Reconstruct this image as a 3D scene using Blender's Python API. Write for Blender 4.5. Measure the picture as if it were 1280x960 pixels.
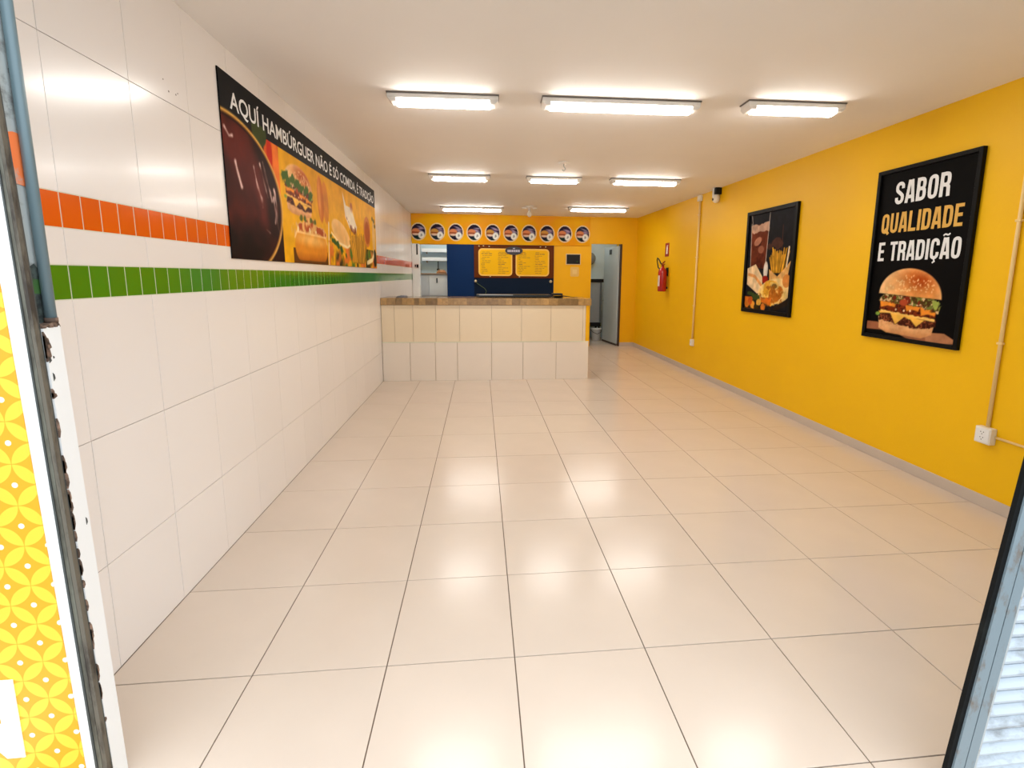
import bpy, bmesh, math, random
import numpy as np
from mathutils import Vector, Matrix

for o in list(bpy.data.objects):
    bpy.data.objects.remove(o)
C = bpy.context.scene.collection
scene = bpy.context.scene
random.seed(4)

# ------------------------------------------------------------------ camera
cam_d = bpy.data.cameras.new('camera')
cam = bpy.data.objects.new('camera', cam_d)
C.objects.link(cam)
cam_d.sensor_fit = 'HORIZONTAL'
cam_d.sensor_width = 36
cam_d.lens = 17.5785
cam_d.shift_x = -0.020576
cam_d.shift_y = -0.0295
cam_d.clip_start = 0.05
R_ = Vector((0.9946, -0.1036, 0.008)); U_ = Vector((0.0081, 0.1537, 0.9881)); F_ = Vector((0.1036, 0.9827, -0.1537))
m = Matrix((R_, U_, -F_)).transposed().to_4x4()
m.translation = (1.5251, 0.0, 1.6494)
cam.matrix_world = m
scene.camera = cam

# ------------------------------------------------------------------ sky, exposure
world = bpy.data.worlds.new('world'); scene.world = world
world.use_nodes = True
bg = world.node_tree.nodes['Background']
bg.inputs['Color'].default_value = (0.90, 0.95, 1.0, 1)     # even overcast sky
bg.inputs['Strength'].default_value = 2.4
scene.view_settings.view_transform = 'Standard'
scene.view_settings.look = 'None'
scene.view_settings.gamma = 1
scene.view_settings.use_curve_mapping = False
scene.view_settings.exposure = 0.0
LAMP = 38.0          # radiance of the lit diffusers

W, ZC, YB, YR = 5.185, 3.004, 11.65, 13.45     # width, ceiling height, back wall, rear rooms
CY = 7.88                                     # front of the counter
PI = math.pi

# ------------------------------------------------------------------ helpers
def lin(c):
    c = np.asarray(c, dtype=float) / 255.0
    return np.where(c <= 0.04045, c / 12.92, ((c + 0.055) / 1.055) ** 2.4)

def rgb(r, g, b):
    return tuple(float(x) for x in lin((r, g, b))) + (1.0,)

def mat(name, col, rough=0.5, metal=0.0, noise=0.0, scale=8.0, bump=0.0, bscale=60.0, vary=0.0, coat=0.0, spec=0.5):
    m = bpy.data.materials.new(name); m.use_nodes = True
    nt = m.node_tree; b = nt.nodes['Principled BSDF']
    b.inputs['Roughness'].default_value = rough
    b.inputs['Metallic'].default_value = metal
    b.inputs['Specular IOR Level'].default_value = spec
    b.inputs['Coat Weight'].default_value = coat
    b.inputs['Coat Roughness'].default_value = 0.08
    tc = nt.nodes.new('ShaderNodeTexCoord')
    n = nt.nodes.new('ShaderNodeTexNoise'); n.inputs['Scale'].default_value = scale; n.inputs['Detail'].default_value = 5
    nt.links.new(tc.outputs['Object'], n.inputs['Vector'])
    mr = nt.nodes.new('ShaderNodeMapRange')
    mr.inputs['To Min'].default_value = 1 - noise; mr.inputs['To Max'].default_value = 1 + noise
    nt.links.new(n.outputs['Fac'], mr.inputs['Value'])
    val = mr.outputs['Result']
    if vary:
        oi = nt.nodes.new('ShaderNodeObjectInfo')
        mr2 = nt.nodes.new('ShaderNodeMapRange')
        mr2.inputs['To Min'].default_value = 1 - vary; mr2.inputs['To Max'].default_value = 1 + vary
        nt.links.new(oi.outputs['Random'], mr2.inputs['Value'])
        mu = nt.nodes.new('ShaderNodeMath'); mu.operation = 'MULTIPLY'
        nt.links.new(val, mu.inputs[0]); nt.links.new(mr2.outputs['Result'], mu.inputs[1]); val = mu.outputs[0]
    vm = nt.nodes.new('ShaderNodeVectorMath'); vm.operation = 'SCALE'
    vm.inputs[0].default_value = col[:3]
    nt.links.new(val, vm.inputs['Scale'])
    nt.links.new(vm.outputs['Vector'], b.inputs['Base Color'])
    if bump:
        n2 = nt.nodes.new('ShaderNodeTexNoise'); n2.inputs['Scale'].default_value = bscale; n2.inputs['Detail'].default_value = 4
        nt.links.new(tc.outputs['Object'], n2.inputs['Vector'])
        bp = nt.nodes.new('ShaderNodeBump'); bp.inputs['Strength'].default_value = bump; bp.inputs['Distance'].default_value = 0.01
        nt.links.new(n2.outputs['Fac'], bp.inputs['Height']); nt.links.new(bp.outputs['Normal'], b.inputs['Normal'])
    return m

def worn(name, base, dirt, amount=0.5, scale=6.0, rough=0.6, metal=0.0, stretch=1.0):
    """paint with dirt / rust patches of a second colour"""
    m = bpy.data.materials.new(name); m.use_nodes = True
    nt = m.node_tree; b = nt.nodes['Principled BSDF']
    b.inputs['Roughness'].default_value = rough; b.inputs['Metallic'].default_value = metal
    tc = nt.nodes.new('ShaderNodeTexCoord'); mp = nt.nodes.new('ShaderNodeMapping')
    mp.inputs['Scale'].default_value = (1, 1, stretch)
    nt.links.new(tc.outputs['Object'], mp.inputs['Vector'])
    n = nt.nodes.new('ShaderNodeTexNoise'); n.inputs['Scale'].default_value = scale; n.inputs['Detail'].default_value = 8; n.inputs['Roughness'].default_value = 0.65
    nt.links.new(mp.outputs['Vector'], n.inputs['Vector'])
    r = nt.nodes.new('ShaderNodeValToRGB')
    r.color_ramp.elements[0].position = max(0.0, 0.72 - 0.5 * amount); r.color_ramp.elements[0].color = base
    r.color_ramp.elements[1].position = min(1.0, 0.82 - 0.4 * amount); r.color_ramp.elements[1].color = dirt
    nt.links.new(n.outputs['Fac'], r.inputs['Fac']); nt.links.new(r.outputs['Color'], b.inputs['Base Color'])
    bp = nt.nodes.new('ShaderNodeBump'); bp.inputs['Strength'].default_value = 0.4; bp.inputs['Distance'].default_value = 0.004
    nt.links.new(n.outputs['Fac'], bp.inputs['Height']); nt.links.new(bp.outputs['Normal'], b.inputs['Normal'])
    return m

def emit(name, col, s):
    m = bpy.data.materials.new(name); m.use_nodes = True
    b = m.node_tree.nodes['Principled BSDF']
    b.inputs['Base Color'].default_value = (0.9, 0.9, 0.9, 1)
    b.inputs['Emission Color'].default_value = col; b.inputs['Emission Strength'].default_value = s
    return m

def vcol_mat(name, rough=0.5, spec=0.04):
    m = bpy.data.materials.new(name); m.use_nodes = True
    nt = m.node_tree; b = nt.nodes['Principled BSDF']
    b.inputs['Roughness'].default_value = rough; b.inputs['Specular IOR Level'].default_value = spec
    a = nt.nodes.new('ShaderNodeVertexColor'); a.layer_name = 'print'
    nt.links.new(a.outputs['Color'], b.inputs['Base Color'])
    return m

def obj(name, me, material=None, parent=None, loc=None, rot=None):
    o = bpy.data.objects.new(name, me); C.objects.link(o)
    if material is not None and not me.materials:
        me.materials.append(material)
    if parent: o.parent = parent
    if loc: o.location = loc
    if rot: o.rotation_euler = rot
    return o

def from_bm(name, bm, material=None, parent=None, smooth=False, loc=None, rot=None):
    bmesh.ops.recalc_face_normals(bm, faces=bm.faces)
    me = bpy.data.meshes.new(name); bm.to_mesh(me); bm.free()
    if smooth:
        for p in me.polygons: p.use_smooth = True
    return obj(name, me, material, parent, loc, rot)

def add_box(bm, x0, x1, y0, y1, z0, z1, bev=0.0, seg=1):
    r = bmesh.ops.create_cube(bm, size=1)
    vs = r['verts']
    for v in vs:
        v.co = Vector((x0 + (v.co.x + .5) * (x1 - x0), y0 + (v.co.y + .5) * (y1 - y0), z0 + (v.co.z + .5) * (z1 - z0)))
    if bev > 0:
        es = list({e for v in vs for e in v.link_edges})
        bmesh.ops.bevel(bm, geom=es, offset=bev, segments=seg, affect='EDGES', profile=0.5)

def box(name, x0, x1, y0, y1, z0, z1, material, parent=None, bev=0.0, seg=1):
    bm = bmesh.new(); add_box(bm, x0, x1, y0, y1, z0, z1, bev, seg)
    return from_bm(name, bm, material, parent)

def add_tube(bm, pts, rad, n=10, caps=True):
    pts = [Vector(p) for p in pts]
    rings = []
    prev = None
    for i, p in enumerate(pts):
        a = pts[max(0, i - 1)]; b = pts[min(len(pts) - 1, i + 1)]
        t = (b - a).normalized()
        if prev is None:
            s = t.orthogonal().normalized()
        else:
            s = (prev - t * prev.dot(t)).normalized()
        prev = s
        u = t.cross(s)
        rr = rad[i] if isinstance(rad, (list, tuple)) else rad
        rings.append([bm.verts.new(p + (s * math.cos(2 * PI * k / n) + u * math.sin(2 * PI * k / n)) * rr) for k in range(n)])
    for a, b in zip(rings, rings[1:]):
        for k in range(n):
            bm.faces.new((a[k], a[(k + 1) % n], b[(k + 1) % n], b[k]))
    if caps:
        bm.faces.new(rings[0][::-1]); bm.faces.new(rings[-1])

def add_lathe(bm, prof, n=24, center=(0, 0, 0)):
    cx, cy, cz = center
    rings = [[bm.verts.new((cx + r * math.cos(2 * PI * k / n), cy + r * math.sin(2 * PI * k / n), cz + z)) for k in range(n)] for r, z in prof]
    for a, b in zip(rings, rings[1:]):
        for k in range(n):
            bm.faces.new((a[k], a[(k + 1) % n], b[(k + 1) % n], b[k]))
    bm.faces.new(rings[0][::-1]); bm.faces.new(rings[-1])

def add_poly(bm, pts, y0, y1):
    """prism: outline in x,z extruded from y0 to y1"""
    a = [bm.verts.new((p[0], y0, p[1])) for p in pts]
    b = [bm.verts.new((p[0], y1, p[1])) for p in pts]
    bm.faces.new(a); bm.faces.new(b[::-1])
    n = len(pts)
    for k in range(n):
        bm.faces.new((a[k], b[k], b[(k + 1) % n], a[(k + 1) % n]))

def rounded(x0, x1, z0, z1, r, n=6):
    pts = []
    for cx, cz, a0 in ((x1 - r, z0 + r, -90), (x1 - r, z1 - r, 0), (x0 + r, z1 - r, 90), (x0 + r, z0 + r, 180)):
        for k in range(n + 1):
            a = math.radians(a0 + 90 * k / n)
            pts.append((cx + r * math.cos(a), cz + r * math.sin(a)))
    return pts

def thing(name, label, cat, loc=(0, 0, 0), rotz=0.0, group=None):
    o = bpy.data.objects.new(name, None); C.objects.link(o)
    o.empty_display_size = 0.1
    o.location = loc; o.rotation_euler = (0, 0, rotz)
    o['label'] = label; o['category'] = cat
    if group: o['group'] = group
    return o

def tag(o, label, cat, group=None):
    o['label'] = label; o['category'] = cat
    if group: o['group'] = group
    return o

def struct(o, label=None):
    o['kind'] = 'structure'
    if label: o['label'] = label
    return o

def text(name, s, x0, x1, z0, z1, y, material, parent, bold=0.02, ref=None):
    """flat lettering filling the box x0..x1, with capitals z0..z1 high, on a plane facing -y"""
    def mk(t):
        cu = bpy.data.curves.new('lettering', 'FONT'); cu.body = t; cu.offset = bold; cu.resolution_u = 3; cu.extrude = 0.0
        o = bpy.data.objects.new('lettering', cu); C.objects.link(o)
        dg = bpy.context.evaluated_depsgraph_get(); dg.update()
        me = bpy.data.meshes.new_from_object(o.evaluated_get(dg))
        bpy.data.objects.remove(o); bpy.data.curves.remove(cu)
        return me
    h = mk(ref or 'HE')
    zc = np.array([v.co.y for v in h.vertices]); b0, b1 = zc.min(), zc.max()
    bpy.data.meshes.remove(h)
    me = mk(s)
    xs = np.array([v.co.x for v in me.vertices]); a0, a1 = xs.min(), xs.max()
    for v in me.vertices:
        x, z = v.co.x, v.co.y
        v.co = (x0 + (x - a0) / (a1 - a0) * (x1 - x0), y, z0 + (z - b0) / (b1 - b0) * (z1 - z0))
    me.name = name
    return obj(name, me, material, parent)

def _round(pts, closed):
    for _ in range(2):
        n = len(pts); out = [] if closed else [pts[0]]
        for i in range(n if closed else n - 1):
            a, b = pts[i], pts[(i + 1) % n]
            out += [(a[0] * .75 + b[0] * .25, a[1] * .75 + b[1] * .25), (a[0] * .25 + b[0] * .75, a[1] * .25 + b[1] * .75)]
        pts = out if closed else out + [pts[-1]]
    return pts

def _stroke(bm, pts, t, closed, fx, y):
    if len(pts) > 3: pts = _round(pts, closed)
    P_ = [Vector((p[0], p[1])) for p in pts]; n = len(P_); L_, R2 = [], []
    for i in range(n):
        if closed or 0 < i < n - 1:
            d0 = (P_[i] - P_[i - 1]).normalized(); d1 = (P_[(i + 1) % n] - P_[i]).normalized()
        else:
            d0 = d1 = (P_[1] - P_[0]).normalized() if i == 0 else (P_[-1] - P_[-2]).normalized()
        n0 = Vector((-d0.y, d0.x)); n1 = Vector((-d1.y, d1.x)); m_ = (n0 + n1).normalized()
        k = t / 2 / max(.45, m_.dot(n0))
        L_.append(P_[i] + m_ * k); R2.append(P_[i] - m_ * k)
    A = [bm.verts.new(fx(p, y)) for p in L_]; B = [bm.verts.new(fx(p, y)) for p in R2]
    for i in range(n if closed else n - 1):
        j = (i + 1) % n; bm.faces.new((A[i], B[i], B[j], A[j]))

def block_text(name, word, x0, x1, z0, z1, y, material, parent, t=.155, gap=.085):
    """tall condensed block capitals built from strokes; each letter a part"""
    w = .46; l = t / 2; r = w - t / 2; b_ = t / 2; T = 1 - t / 2; c = .09
    loop = [(l, b_ + c), (l + c, b_), (r - c, b_), (r, b_ + c), (r, T - c), (r - c, T), (l + c, T), (l, T - c)]
    G_ = {'O': [(loop, 1)], 'Q': [(loop, 1), ([(w * .48, .24), (w * 1.0, -.04)], 0)],
          'C': [([(r, .66), (r, T - c), (r - c, T), (l + c, T), (l, T - c), (l, b_ + c), (l + c, b_), (r - c, b_), (r, b_ + c), (r, .34)], 0)],
          'S': [([(r, .69), (r, T - c), (r - c, T), (l + c, T), (l, T - c), (l, .66), (l + .04, .59), (r - .04, .41), (r, .34), (r, b_ + c), (r - c, b_), (l + c, b_), (l, b_ + c), (l, .31)], 0)],
          'D': [([(l, b_), (r - c, b_), (r, b_ + c), (r, T - c), (r - c, T), (l, T)], 1), ([(l, 0), (l, 1)], 0), ([(l, T), (r - c - .05, T)], 0), ([(l, b_), (r - c - .05, b_)], 0)],
          'B': [([(l, T), (r - .14, T)], 0), ([(l, .52), (r - .14, .52)], 0), ([(l, b_), (r - .14, b_)], 0), ([(l, b_), (r - .08, b_), (r, b_ + .08), (r, .44), (r - .08, .52), (l, .52)], 1), ([(l, .52), (r - .09, .52), (r - .02, .59), (r - .02, T - .08), (r - .1, T), (l, T)], 1), ([(l, 0), (l, 1)], 0)],
          'R': [([(l, T), (r - .14, T)], 0), ([(l, .48), (r - .14, .48)], 0), ([(l, .48), (r - .08, .48), (r, .56), (r, T - .08), (r - .08, T), (l, T)], 1), ([(l, 0), (l, 1)], 0), ([(r - .07, .46), (r - .01, .38), (r + .01, 0)], 0)],
          'U': [([(l, 1), (l, b_ + c), (l + c, b_), (r - c, b_), (r, b_ + c), (r, 1)], 0)],
          'A': [([(l - .02, 0), (w / 2 - .055, 1)], 0), ([(r + .02, 0), (w / 2 + .055, 1)], 0), ([(l + .04, .26), (r - .04, .26)], 0)],
          'E': [([(l, 0), (l, 1)], 0), ([(l, T), (w - .05, T)], 0), ([(l, .51), (w - .09, .51)], 0), ([(l, b_), (w - .05, b_)], 0)],
          'L': [([(l, 0), (l, 1)], 0), ([(l, b_), (w - .04, b_)], 0)], 'I': [([(l, 0), (l, 1)], 0)],
          'T': [([(w / 2, 0), (w / 2, 1)], 0), ([(0, T), (w, T)], 0)]}
    wid = {'I': t, 'L': w - .05, 'E': w - .04, ' ': .17, 'T': w - .02}
    G_['Ç'] = G_['C'] + [([(w / 2, .02), (w / 2 + .05, -.10), (w / 2 - .06, -.17)], 0)]
    G_['Ã'] = G_['A'] + [([(.06, 1.09), (.16, 1.17), (.30, 1.10), (.40, 1.18)], 0)]
    tot = sum(wid.get(ch, w) for ch in word) + gap * (len(word) - 1)
    sx = (x1 - x0) / tot; sz = z1 - z0; cur = 0
    for ch in word:
        if ch != ' ':
            bm = bmesh.new()
            for i, (pts, cl) in enumerate(G_[ch]):
                tt = t if not (ch in 'ÇÃ' and i == len(G_[ch]) - 1) else .075
                if ch == 'T' and i == 0: pass
                _stroke(bm, pts, tt, cl, lambda p, yy: Vector((x0 + (cur + p.x) * sx, yy, z0 + p.y * sz)), y - .00012 * i)
            from_bm(name, bm, material, parent)
        cur += wid.get(ch, w) + gap

# ------------------------------------------------------------------ printed pictures: numpy painting -> vertex colours
class Paint:
    def __init__(s, w, h, nx, ny, bg):
        s.w, s.h, s.nx, s.ny = w, h, nx, ny
        s.X, s.Z = np.meshgrid(np.linspace(0, w, nx), np.linspace(0, h, ny))
        s.c = np.empty((ny, nx, 3)); s.c[:] = bg
        s.px = max(w / nx, h / ny)
    def mix(s, mask, col):
        m_ = np.clip(mask, 0, 1)[..., None]
        s.c = s.c * (1 - m_) + np.asarray(col, float) * m_
    def soft(s, d, e=None):
        e = e or s.px
        return np.clip(0.5 - d / (2 * e), 0, 1)
    def ell(s, cx, cz, rx, rz, rot=0.0):
        a = math.radians(rot); dx = s.X - cx; dz = s.Z - cz
        x = dx * math.cos(a) + dz * math.sin(a); z = -dx * math.sin(a) + dz * math.cos(a)
        q = np.sqrt((x / rx) ** 2 + (z / rz) ** 2)
        return (q - 1) * min(rx, rz)
    def poly(s, pts):
        inside = np.zeros(s.X.shape, bool); n = len(pts); dmin = np.full(s.X.shape, 1e9)
        for i in range(n):
            x1, z1 = pts[i]; x2, z2 = pts[(i + 1) % n]
            if z1 != z2:
                c = ((z1 > s.Z) != (z2 > s.Z)) & (s.X < (x2 - x1) * (s.Z - z1) / (z2 - z1) + x1)
                inside ^= c
            ex, ez = x2 - x1, z2 - z1; L = ex * ex + ez * ez + 1e-12
            t = np.clip(((s.X - x1) * ex + (s.Z - z1) * ez) / L, 0, 1)
            dmin = np.minimum(dmin, np.hypot(s.X - x1 - t * ex, s.Z - z1 - t * ez))
        return np.where(inside, -dmin, dmin)
    def line(s, pts, r):
        d = np.full(s.X.shape, 1e9)
        for (x1, z1), (x2, z2) in zip(pts, pts[1:]):
            ex, ez = x2 - x1, z2 - z1; L = ex * ex + ez * ez + 1e-12
            t = np.clip(((s.X - x1) * ex + (s.Z - z1) * ez) / L, 0, 1)
            d = np.minimum(d, np.hypot(s.X - x1 - t * ex, s.Z - z1 - t * ez))
        return d - r
    def noise(s, f, seed, oct=3, fz=None):
        rng = np.random.RandomState(seed); out = np.zeros(s.X.shape); amp = 1.0; tot = 0
        for o_ in range(oct):
            fx = f * 2 ** o_; fy = (fz or f) * 2 ** o_
            gx = s.X * fx; gy = s.Z * fy
            nx_, ny_ = int(gx.max()) + 3, int(gy.max()) + 3
            g = rng.rand(ny_, nx_)
            ix = gx.astype(int); iy = gy.astype(int); tx = gx - ix; ty = gy - iy
            tx = tx * tx * (3 - 2 * tx); ty = ty * ty * (3 - 2 * ty)
            v = g[iy, ix] * (1 - tx) * (1 - ty) + g[iy, ix + 1] * tx * (1 - ty) + g[iy + 1, ix] * (1 - tx) * ty + g[iy + 1, ix + 1] * tx * ty
            out += amp * v; tot += amp; amp *= 0.55
        return out / tot
    def mesh(s, name, material, parent, x0, z0, y):
        nx, ny = s.nx, s.ny
        co = np.zeros((ny * nx, 3)); co[:, 0] = s.X.ravel() + x0; co[:, 1] = y; co[:, 2] = s.Z.ravel() + z0
        i = (np.arange(ny - 1)[:, None] * nx + np.arange(nx - 1)[None, :]).ravel()
        f = np.stack([i, i + 1, i + 1 + nx, i + nx], 1)
        me = bpy.data.meshes.new(name)
        me.vertices.add(len(co)); me.vertices.foreach_set('co', co.ravel())
        me.loops.add(f.size); me.loops.foreach_set('vertex_index', f.ravel())
        me.polygons.add(len(f)); me.polygons.foreach_set('loop_start', np.arange(len(f)) * 4)
        me.update(calc_edges=True)
        at = me.color_attributes.new('print', 'FLOAT_COLOR', 'POINT')
        col = np.ones((ny * nx, 4)); col[:, :3] = lin(np.clip(s.c, 0, 255)).reshape(-1, 3)
        at.data.foreach_set('color', col.ravel())
        return obj(name, me, material, parent)

# ------------------------------------------------------------------ materials
M = {}
M['ceiling'] = mat('ceiling_paint', rgb(244, 240, 236), 0.75, noise=0.03, scale=1.5, bump=0.05, bscale=40)
M['yellow'] = mat('yellow_wall_paint', rgb(240, 186, 0), 0.5, noise=0.035, scale=2.2, bump=0.10, bscale=90, spec=.3)
M['yellow2'] = mat('deep_yellow_paint', rgb(236, 176, 0), 0.5, noise=0.04, scale=3, bump=0.08, bscale=80, spec=.3)
M['walltile'] = mat('white_glazed_tile', rgb(234, 229, 226), 0.2, noise=0.012, scale=3, vary=0.012, coat=0.08)
M['wallgrout'] = mat('pale_wall_grout', rgb(178, 166, 158), 0.8, noise=0.1, scale=9)
M['lightgrout'] = mat('light_strip_grout', rgb(214, 214, 190), 0.8)
M['green'] = mat('green_glazed_tile', rgb(62, 130, 18), 0.12, noise=0.05, scale=7, vary=0.05, coat=0.3)
M['orange'] = mat('orange_glazed_tile', rgb(222, 88, 8), 0.12, noise=0.05, scale=7, vary=0.04, coat=0.3)
M['floortile'] = mat('beige_porcelain_tile', rgb(215, 200, 185), 0.2, noise=0.06, scale=2.6, vary=0.012, bump=0.012, bscale=25)
M['floorgrout'] = mat('dark_floor_grout', rgb(112, 96, 82), 0.85, noise=0.15, scale=9)
M['skirting'] = mat('grey_beige_skirting', rgb(196, 180, 164), 0.4, noise=0.05, scale=5)
M['blue'] = mat('navy_blue_paint', rgb(7, 43, 90), 0.5, noise=0.08, scale=2, spec=.12)
M['navy'] = mat('dark_navy_panel', rgb(4, 24, 48), 0.45, noise=0.08, scale=2, spec=.12)
M['white'] = mat('white_enamel', rgb(232, 232, 230), 0.35, noise=0.02)
M['plaster'] = worn('chipped_white_plaster', rgb(232, 234, 234), rgb(150, 138, 126), 0.12, 9, 0.75)
M['plasteredge'] = worn('broken_plaster_edge', rgb(150, 122, 104), rgb(82, 66, 56), 0.7, 30, 0.9)
M['concrete'] = worn('grey_render', rgb(176, 184, 184), rgb(120, 122, 120), 0.45, 14, 0.85)
M['concrete_dark'] = worn('dark_broken_render', rgb(72, 84, 80), rgb(40, 46, 46), 0.6, 24, 0.9)
M['orange_old'] = worn('flaked_orange_paint', rgb(246, 130, 70), rgb(184, 176, 168), 0.3, 18, 0.7)
M['green_old'] = worn('flaked_green_paint', rgb(60, 104, 50), rgb(60, 62, 60), 0.5, 26, 0.8)
M['pipe'] = worn('grey_blue_painted_steel', rgb(104, 126, 134), rgb(70, 86, 92), 0.35, 7, 0.35, 0.1, 0.15)
M['guide'] = worn('tarnished_olive_steel', rgb(112, 112, 100), rgb(64, 60, 52), 0.55, 12, 0.5, 0.35, 0.2)
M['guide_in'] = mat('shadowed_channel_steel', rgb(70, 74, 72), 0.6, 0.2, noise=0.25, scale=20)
M['rust'] = worn('rusty_olive_steel', rgb(104, 98, 86), rgb(60, 53, 46), 0.5, 22, 0.7, 0.2, 0.25)
M['board'] = mat('white_sign_board', rgb(240, 242, 243), 0.4, noise=0.01)
M['letter'] = mat('white_vinyl_letter', rgb(250, 250, 250), 0.45)
M['black'] = mat('black_frame_lacquer', rgb(9, 9, 9), 0.45, spec=.12)
M['rubber'] = worn('black_worn_rubber', rgb(9, 12, 13), rgb(26, 29, 28), 0.35, 15, 0.75, 0.0, 0.3)
M['rubber'].node_tree.nodes['Principled BSDF'].inputs['Specular IOR Level'].default_value = .2
M['galv'] = worn('grey_painted_gate_steel', rgb(126, 142, 150), rgb(112, 98, 84), 0.36, 16, 0.45, 0.1, 0.5)
M['rim'] = mat('cream_sign_rim', rgb(222, 196, 150), .45)
M['galv_edge'] = worn('pale_scuffed_steel', rgb(176, 182, 184), rgb(140, 120, 100), 0.36, 20, 0.5)
M['slat'] = worn('white_shutter_slat', rgb(186, 198, 208), rgb(140, 146, 150), 0.42, 5, 0.5, 0.0, 2.5)
M['conduit'] = mat('cream_plastic_conduit', rgb(242, 208, 140), 0.4)
M['outlet'] = mat('white_outlet_plastic', rgb(232, 224, 208), 0.35)
M['dark'] = mat('dark_plastic', rgb(17, 16, 17), 0.45, spec=.25)
M['red'] = mat('red_enamel', rgb(176, 16, 22), 0.25, coat=0.4)
M['redsign'] = mat('red_sign_vinyl', rgb(150, 30, 20), 0.5)
M['label'] = mat('white_printed_label', rgb(214, 196, 190), 0.5, noise=0.15, scale=40)
M['gold'] = mat('gold_lettering', rgb(214, 164, 66), 0.5)
M['silver'] = mat('white_lettering', rgb(226, 226, 226), 0.5)
M['print'] = vcol_mat('printed_picture')
M['housing'] = mat('white_fixture_housing', rgb(236, 232, 226), 0.4)
M['tray'] = mat('grey_fixture_tray', rgb(112, 104, 99), 0.5)
M['diffuser'] = emit('lit_fluorescent_diffuser', (1.0, 0.97, 0.91, 1), LAMP)
M['countertile'] = mat('cream_counter_tile', rgb(232, 214, 184), 0.2, noise=0.02, scale=4, vary=0.02)
M['counterlow'] = mat('white_counter_tile', rgb(232, 220, 206), 0.22, noise=0.02, scale=4, vary=0.015)
M['mosaic'] = mat('brown_stone_mosaic', rgb(156, 122, 72), 0.22, noise=0.5, scale=22, vary=0.42)
M['stone'] = mat('brown_stone_top', rgb(150, 120, 78), 0.15, noise=0.35, scale=30)
M['menubrown'] = mat('brown_menu_board', rgb(96, 44, 8), 0.5, noise=0.2, scale=6, spec=.1)
M['menuyellow'] = mat('yellow_menu_panel', rgb(238, 184, 6), 0.5, noise=0.04, scale=4, spec=.15)
M['menuborder'] = mat('pale_gold_border', rgb(246, 196, 84), 0.4)
M['menutext'] = mat('brown_menu_text', rgb(146, 96, 6), 0.5)
M['plaque'] = mat('dark_brown_plaque', rgb(34, 24, 26), 0.35)
M['plaquetext'] = mat('pale_plaque_text', rgb(190, 184, 198), 0.4)
M['steel'] = mat('brushed_steel', rgb(176, 182, 182), 0.3, 0.8, noise=0.05, scale=30)
M['griddle'] = mat('blackened_iron', rgb(16, 22, 24), 0.35, 0.2, noise=0.2, scale=12)
M['cool_wall'] = mat('pale_blue_grey_paint', rgb(206, 222, 228), 0.55, noise=0.02)
M['doorgrey'] = mat('grey_enamel_door', rgb(182, 190, 190), 0.35, noise=0.04, scale=3)
M['darkwood'] = mat('dark_brown_jamb', rgb(62, 40, 26), 0.5, noise=0.2, scale=20)
M['greybox'] = mat('grey_cabinet', rgb(150, 154, 156), 0.4, noise=0.05)
M['loaf'] = mat('brown_crust', rgb(158, 104, 60), 0.6, noise=0.2, scale=20)
M['cabinet'] = mat('white_grey_cabinet', rgb(204, 206, 208), 0.4, noise=0.03)
M['shelfwood'] = mat('brown_worktop', rgb(146, 118, 92), 0.5, noise=0.1, scale=12)
M['pave'] = mat('grey_pavement', rgb(150, 148, 144), 0.85, noise=0.15, scale=4, bump=0.2)
M['facade'] = worn('dull_white_facade', rgb(214, 214, 210), rgb(170, 168, 162), 0.25, 4, 0.8)
M['brass'] = mat('pale_brass', rgb(200, 186, 150), 0.35, 0.5)
M['bulb'] = mat('frosted_bulb', rgb(238, 232, 220), 0.2)

# ------------------------------------------------------------------ setting: floor
floor = struct(box('floor', -0.02, W + 0.02, 0.72, YR + 0.1, -0.15, -0.004, M['floorgrout']), 'beige porcelain tiled shop floor')
G = 0.005
xs = [0.0, .569, 1.115, 1.661, 2.247, 2.851, 3.458, 4.081, 4.678, W]
ys = [0.75, 1.36, 1.957, 2.566, 3.182, 3.803, 4.434, 5.095, 5.766]
while ys[-1] < YR: ys.append(ys[-1] + .671)
def tile_mesh(name, w, d, h, bev, material):
    bm = bmesh.new(); add_box(bm, 0, w, 0, d, -h, 0)
    top = [e for e in bm.edges if all(abs(v.co.z) < 1e-6 for v in e.verts)]
    bmesh.ops.bevel(bm, geom=top, offset=bev, segments=1, affect='EDGES')
    bmesh.ops.recalc_face_normals(bm, faces=bm.faces)
    me = bpy.data.meshes.new(name); bm.to_mesh(me); bm.free(); me.materials.append(material)
    return me
cache = {}
def get_tile(key, w, d, h, bev, material):
    k = (key, round(w, 4), round(d, 4))
    if k not in cache: cache[k] = tile_mesh(key, w, d, h, bev, material)
    return cache[k]
for j in range(len(ys) - 1):
    for i in range(len(xs) - 1):
        y1 = min(ys[j + 1], YR)
        if ys[j] > YB and xs[i] > 1.2 and xs[i + 1] < 4.0: continue
        me = get_tile('floor_tile', xs[i + 1] - xs[i] - G, y1 - ys[j] - G, 0.008, 0.0005, M['floortile'])
        o = obj('floor_tile', me, None, floor, (xs[i] + G / 2, ys[j] + G / 2, random.uniform(-.0004, .0004)))

struct(box('ceiling', -0.2, W + 0.2, 1.5, YR + 0.15, ZC, ZC + 0.12, M['ceiling']), 'plain cream painted ceiling')

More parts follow.
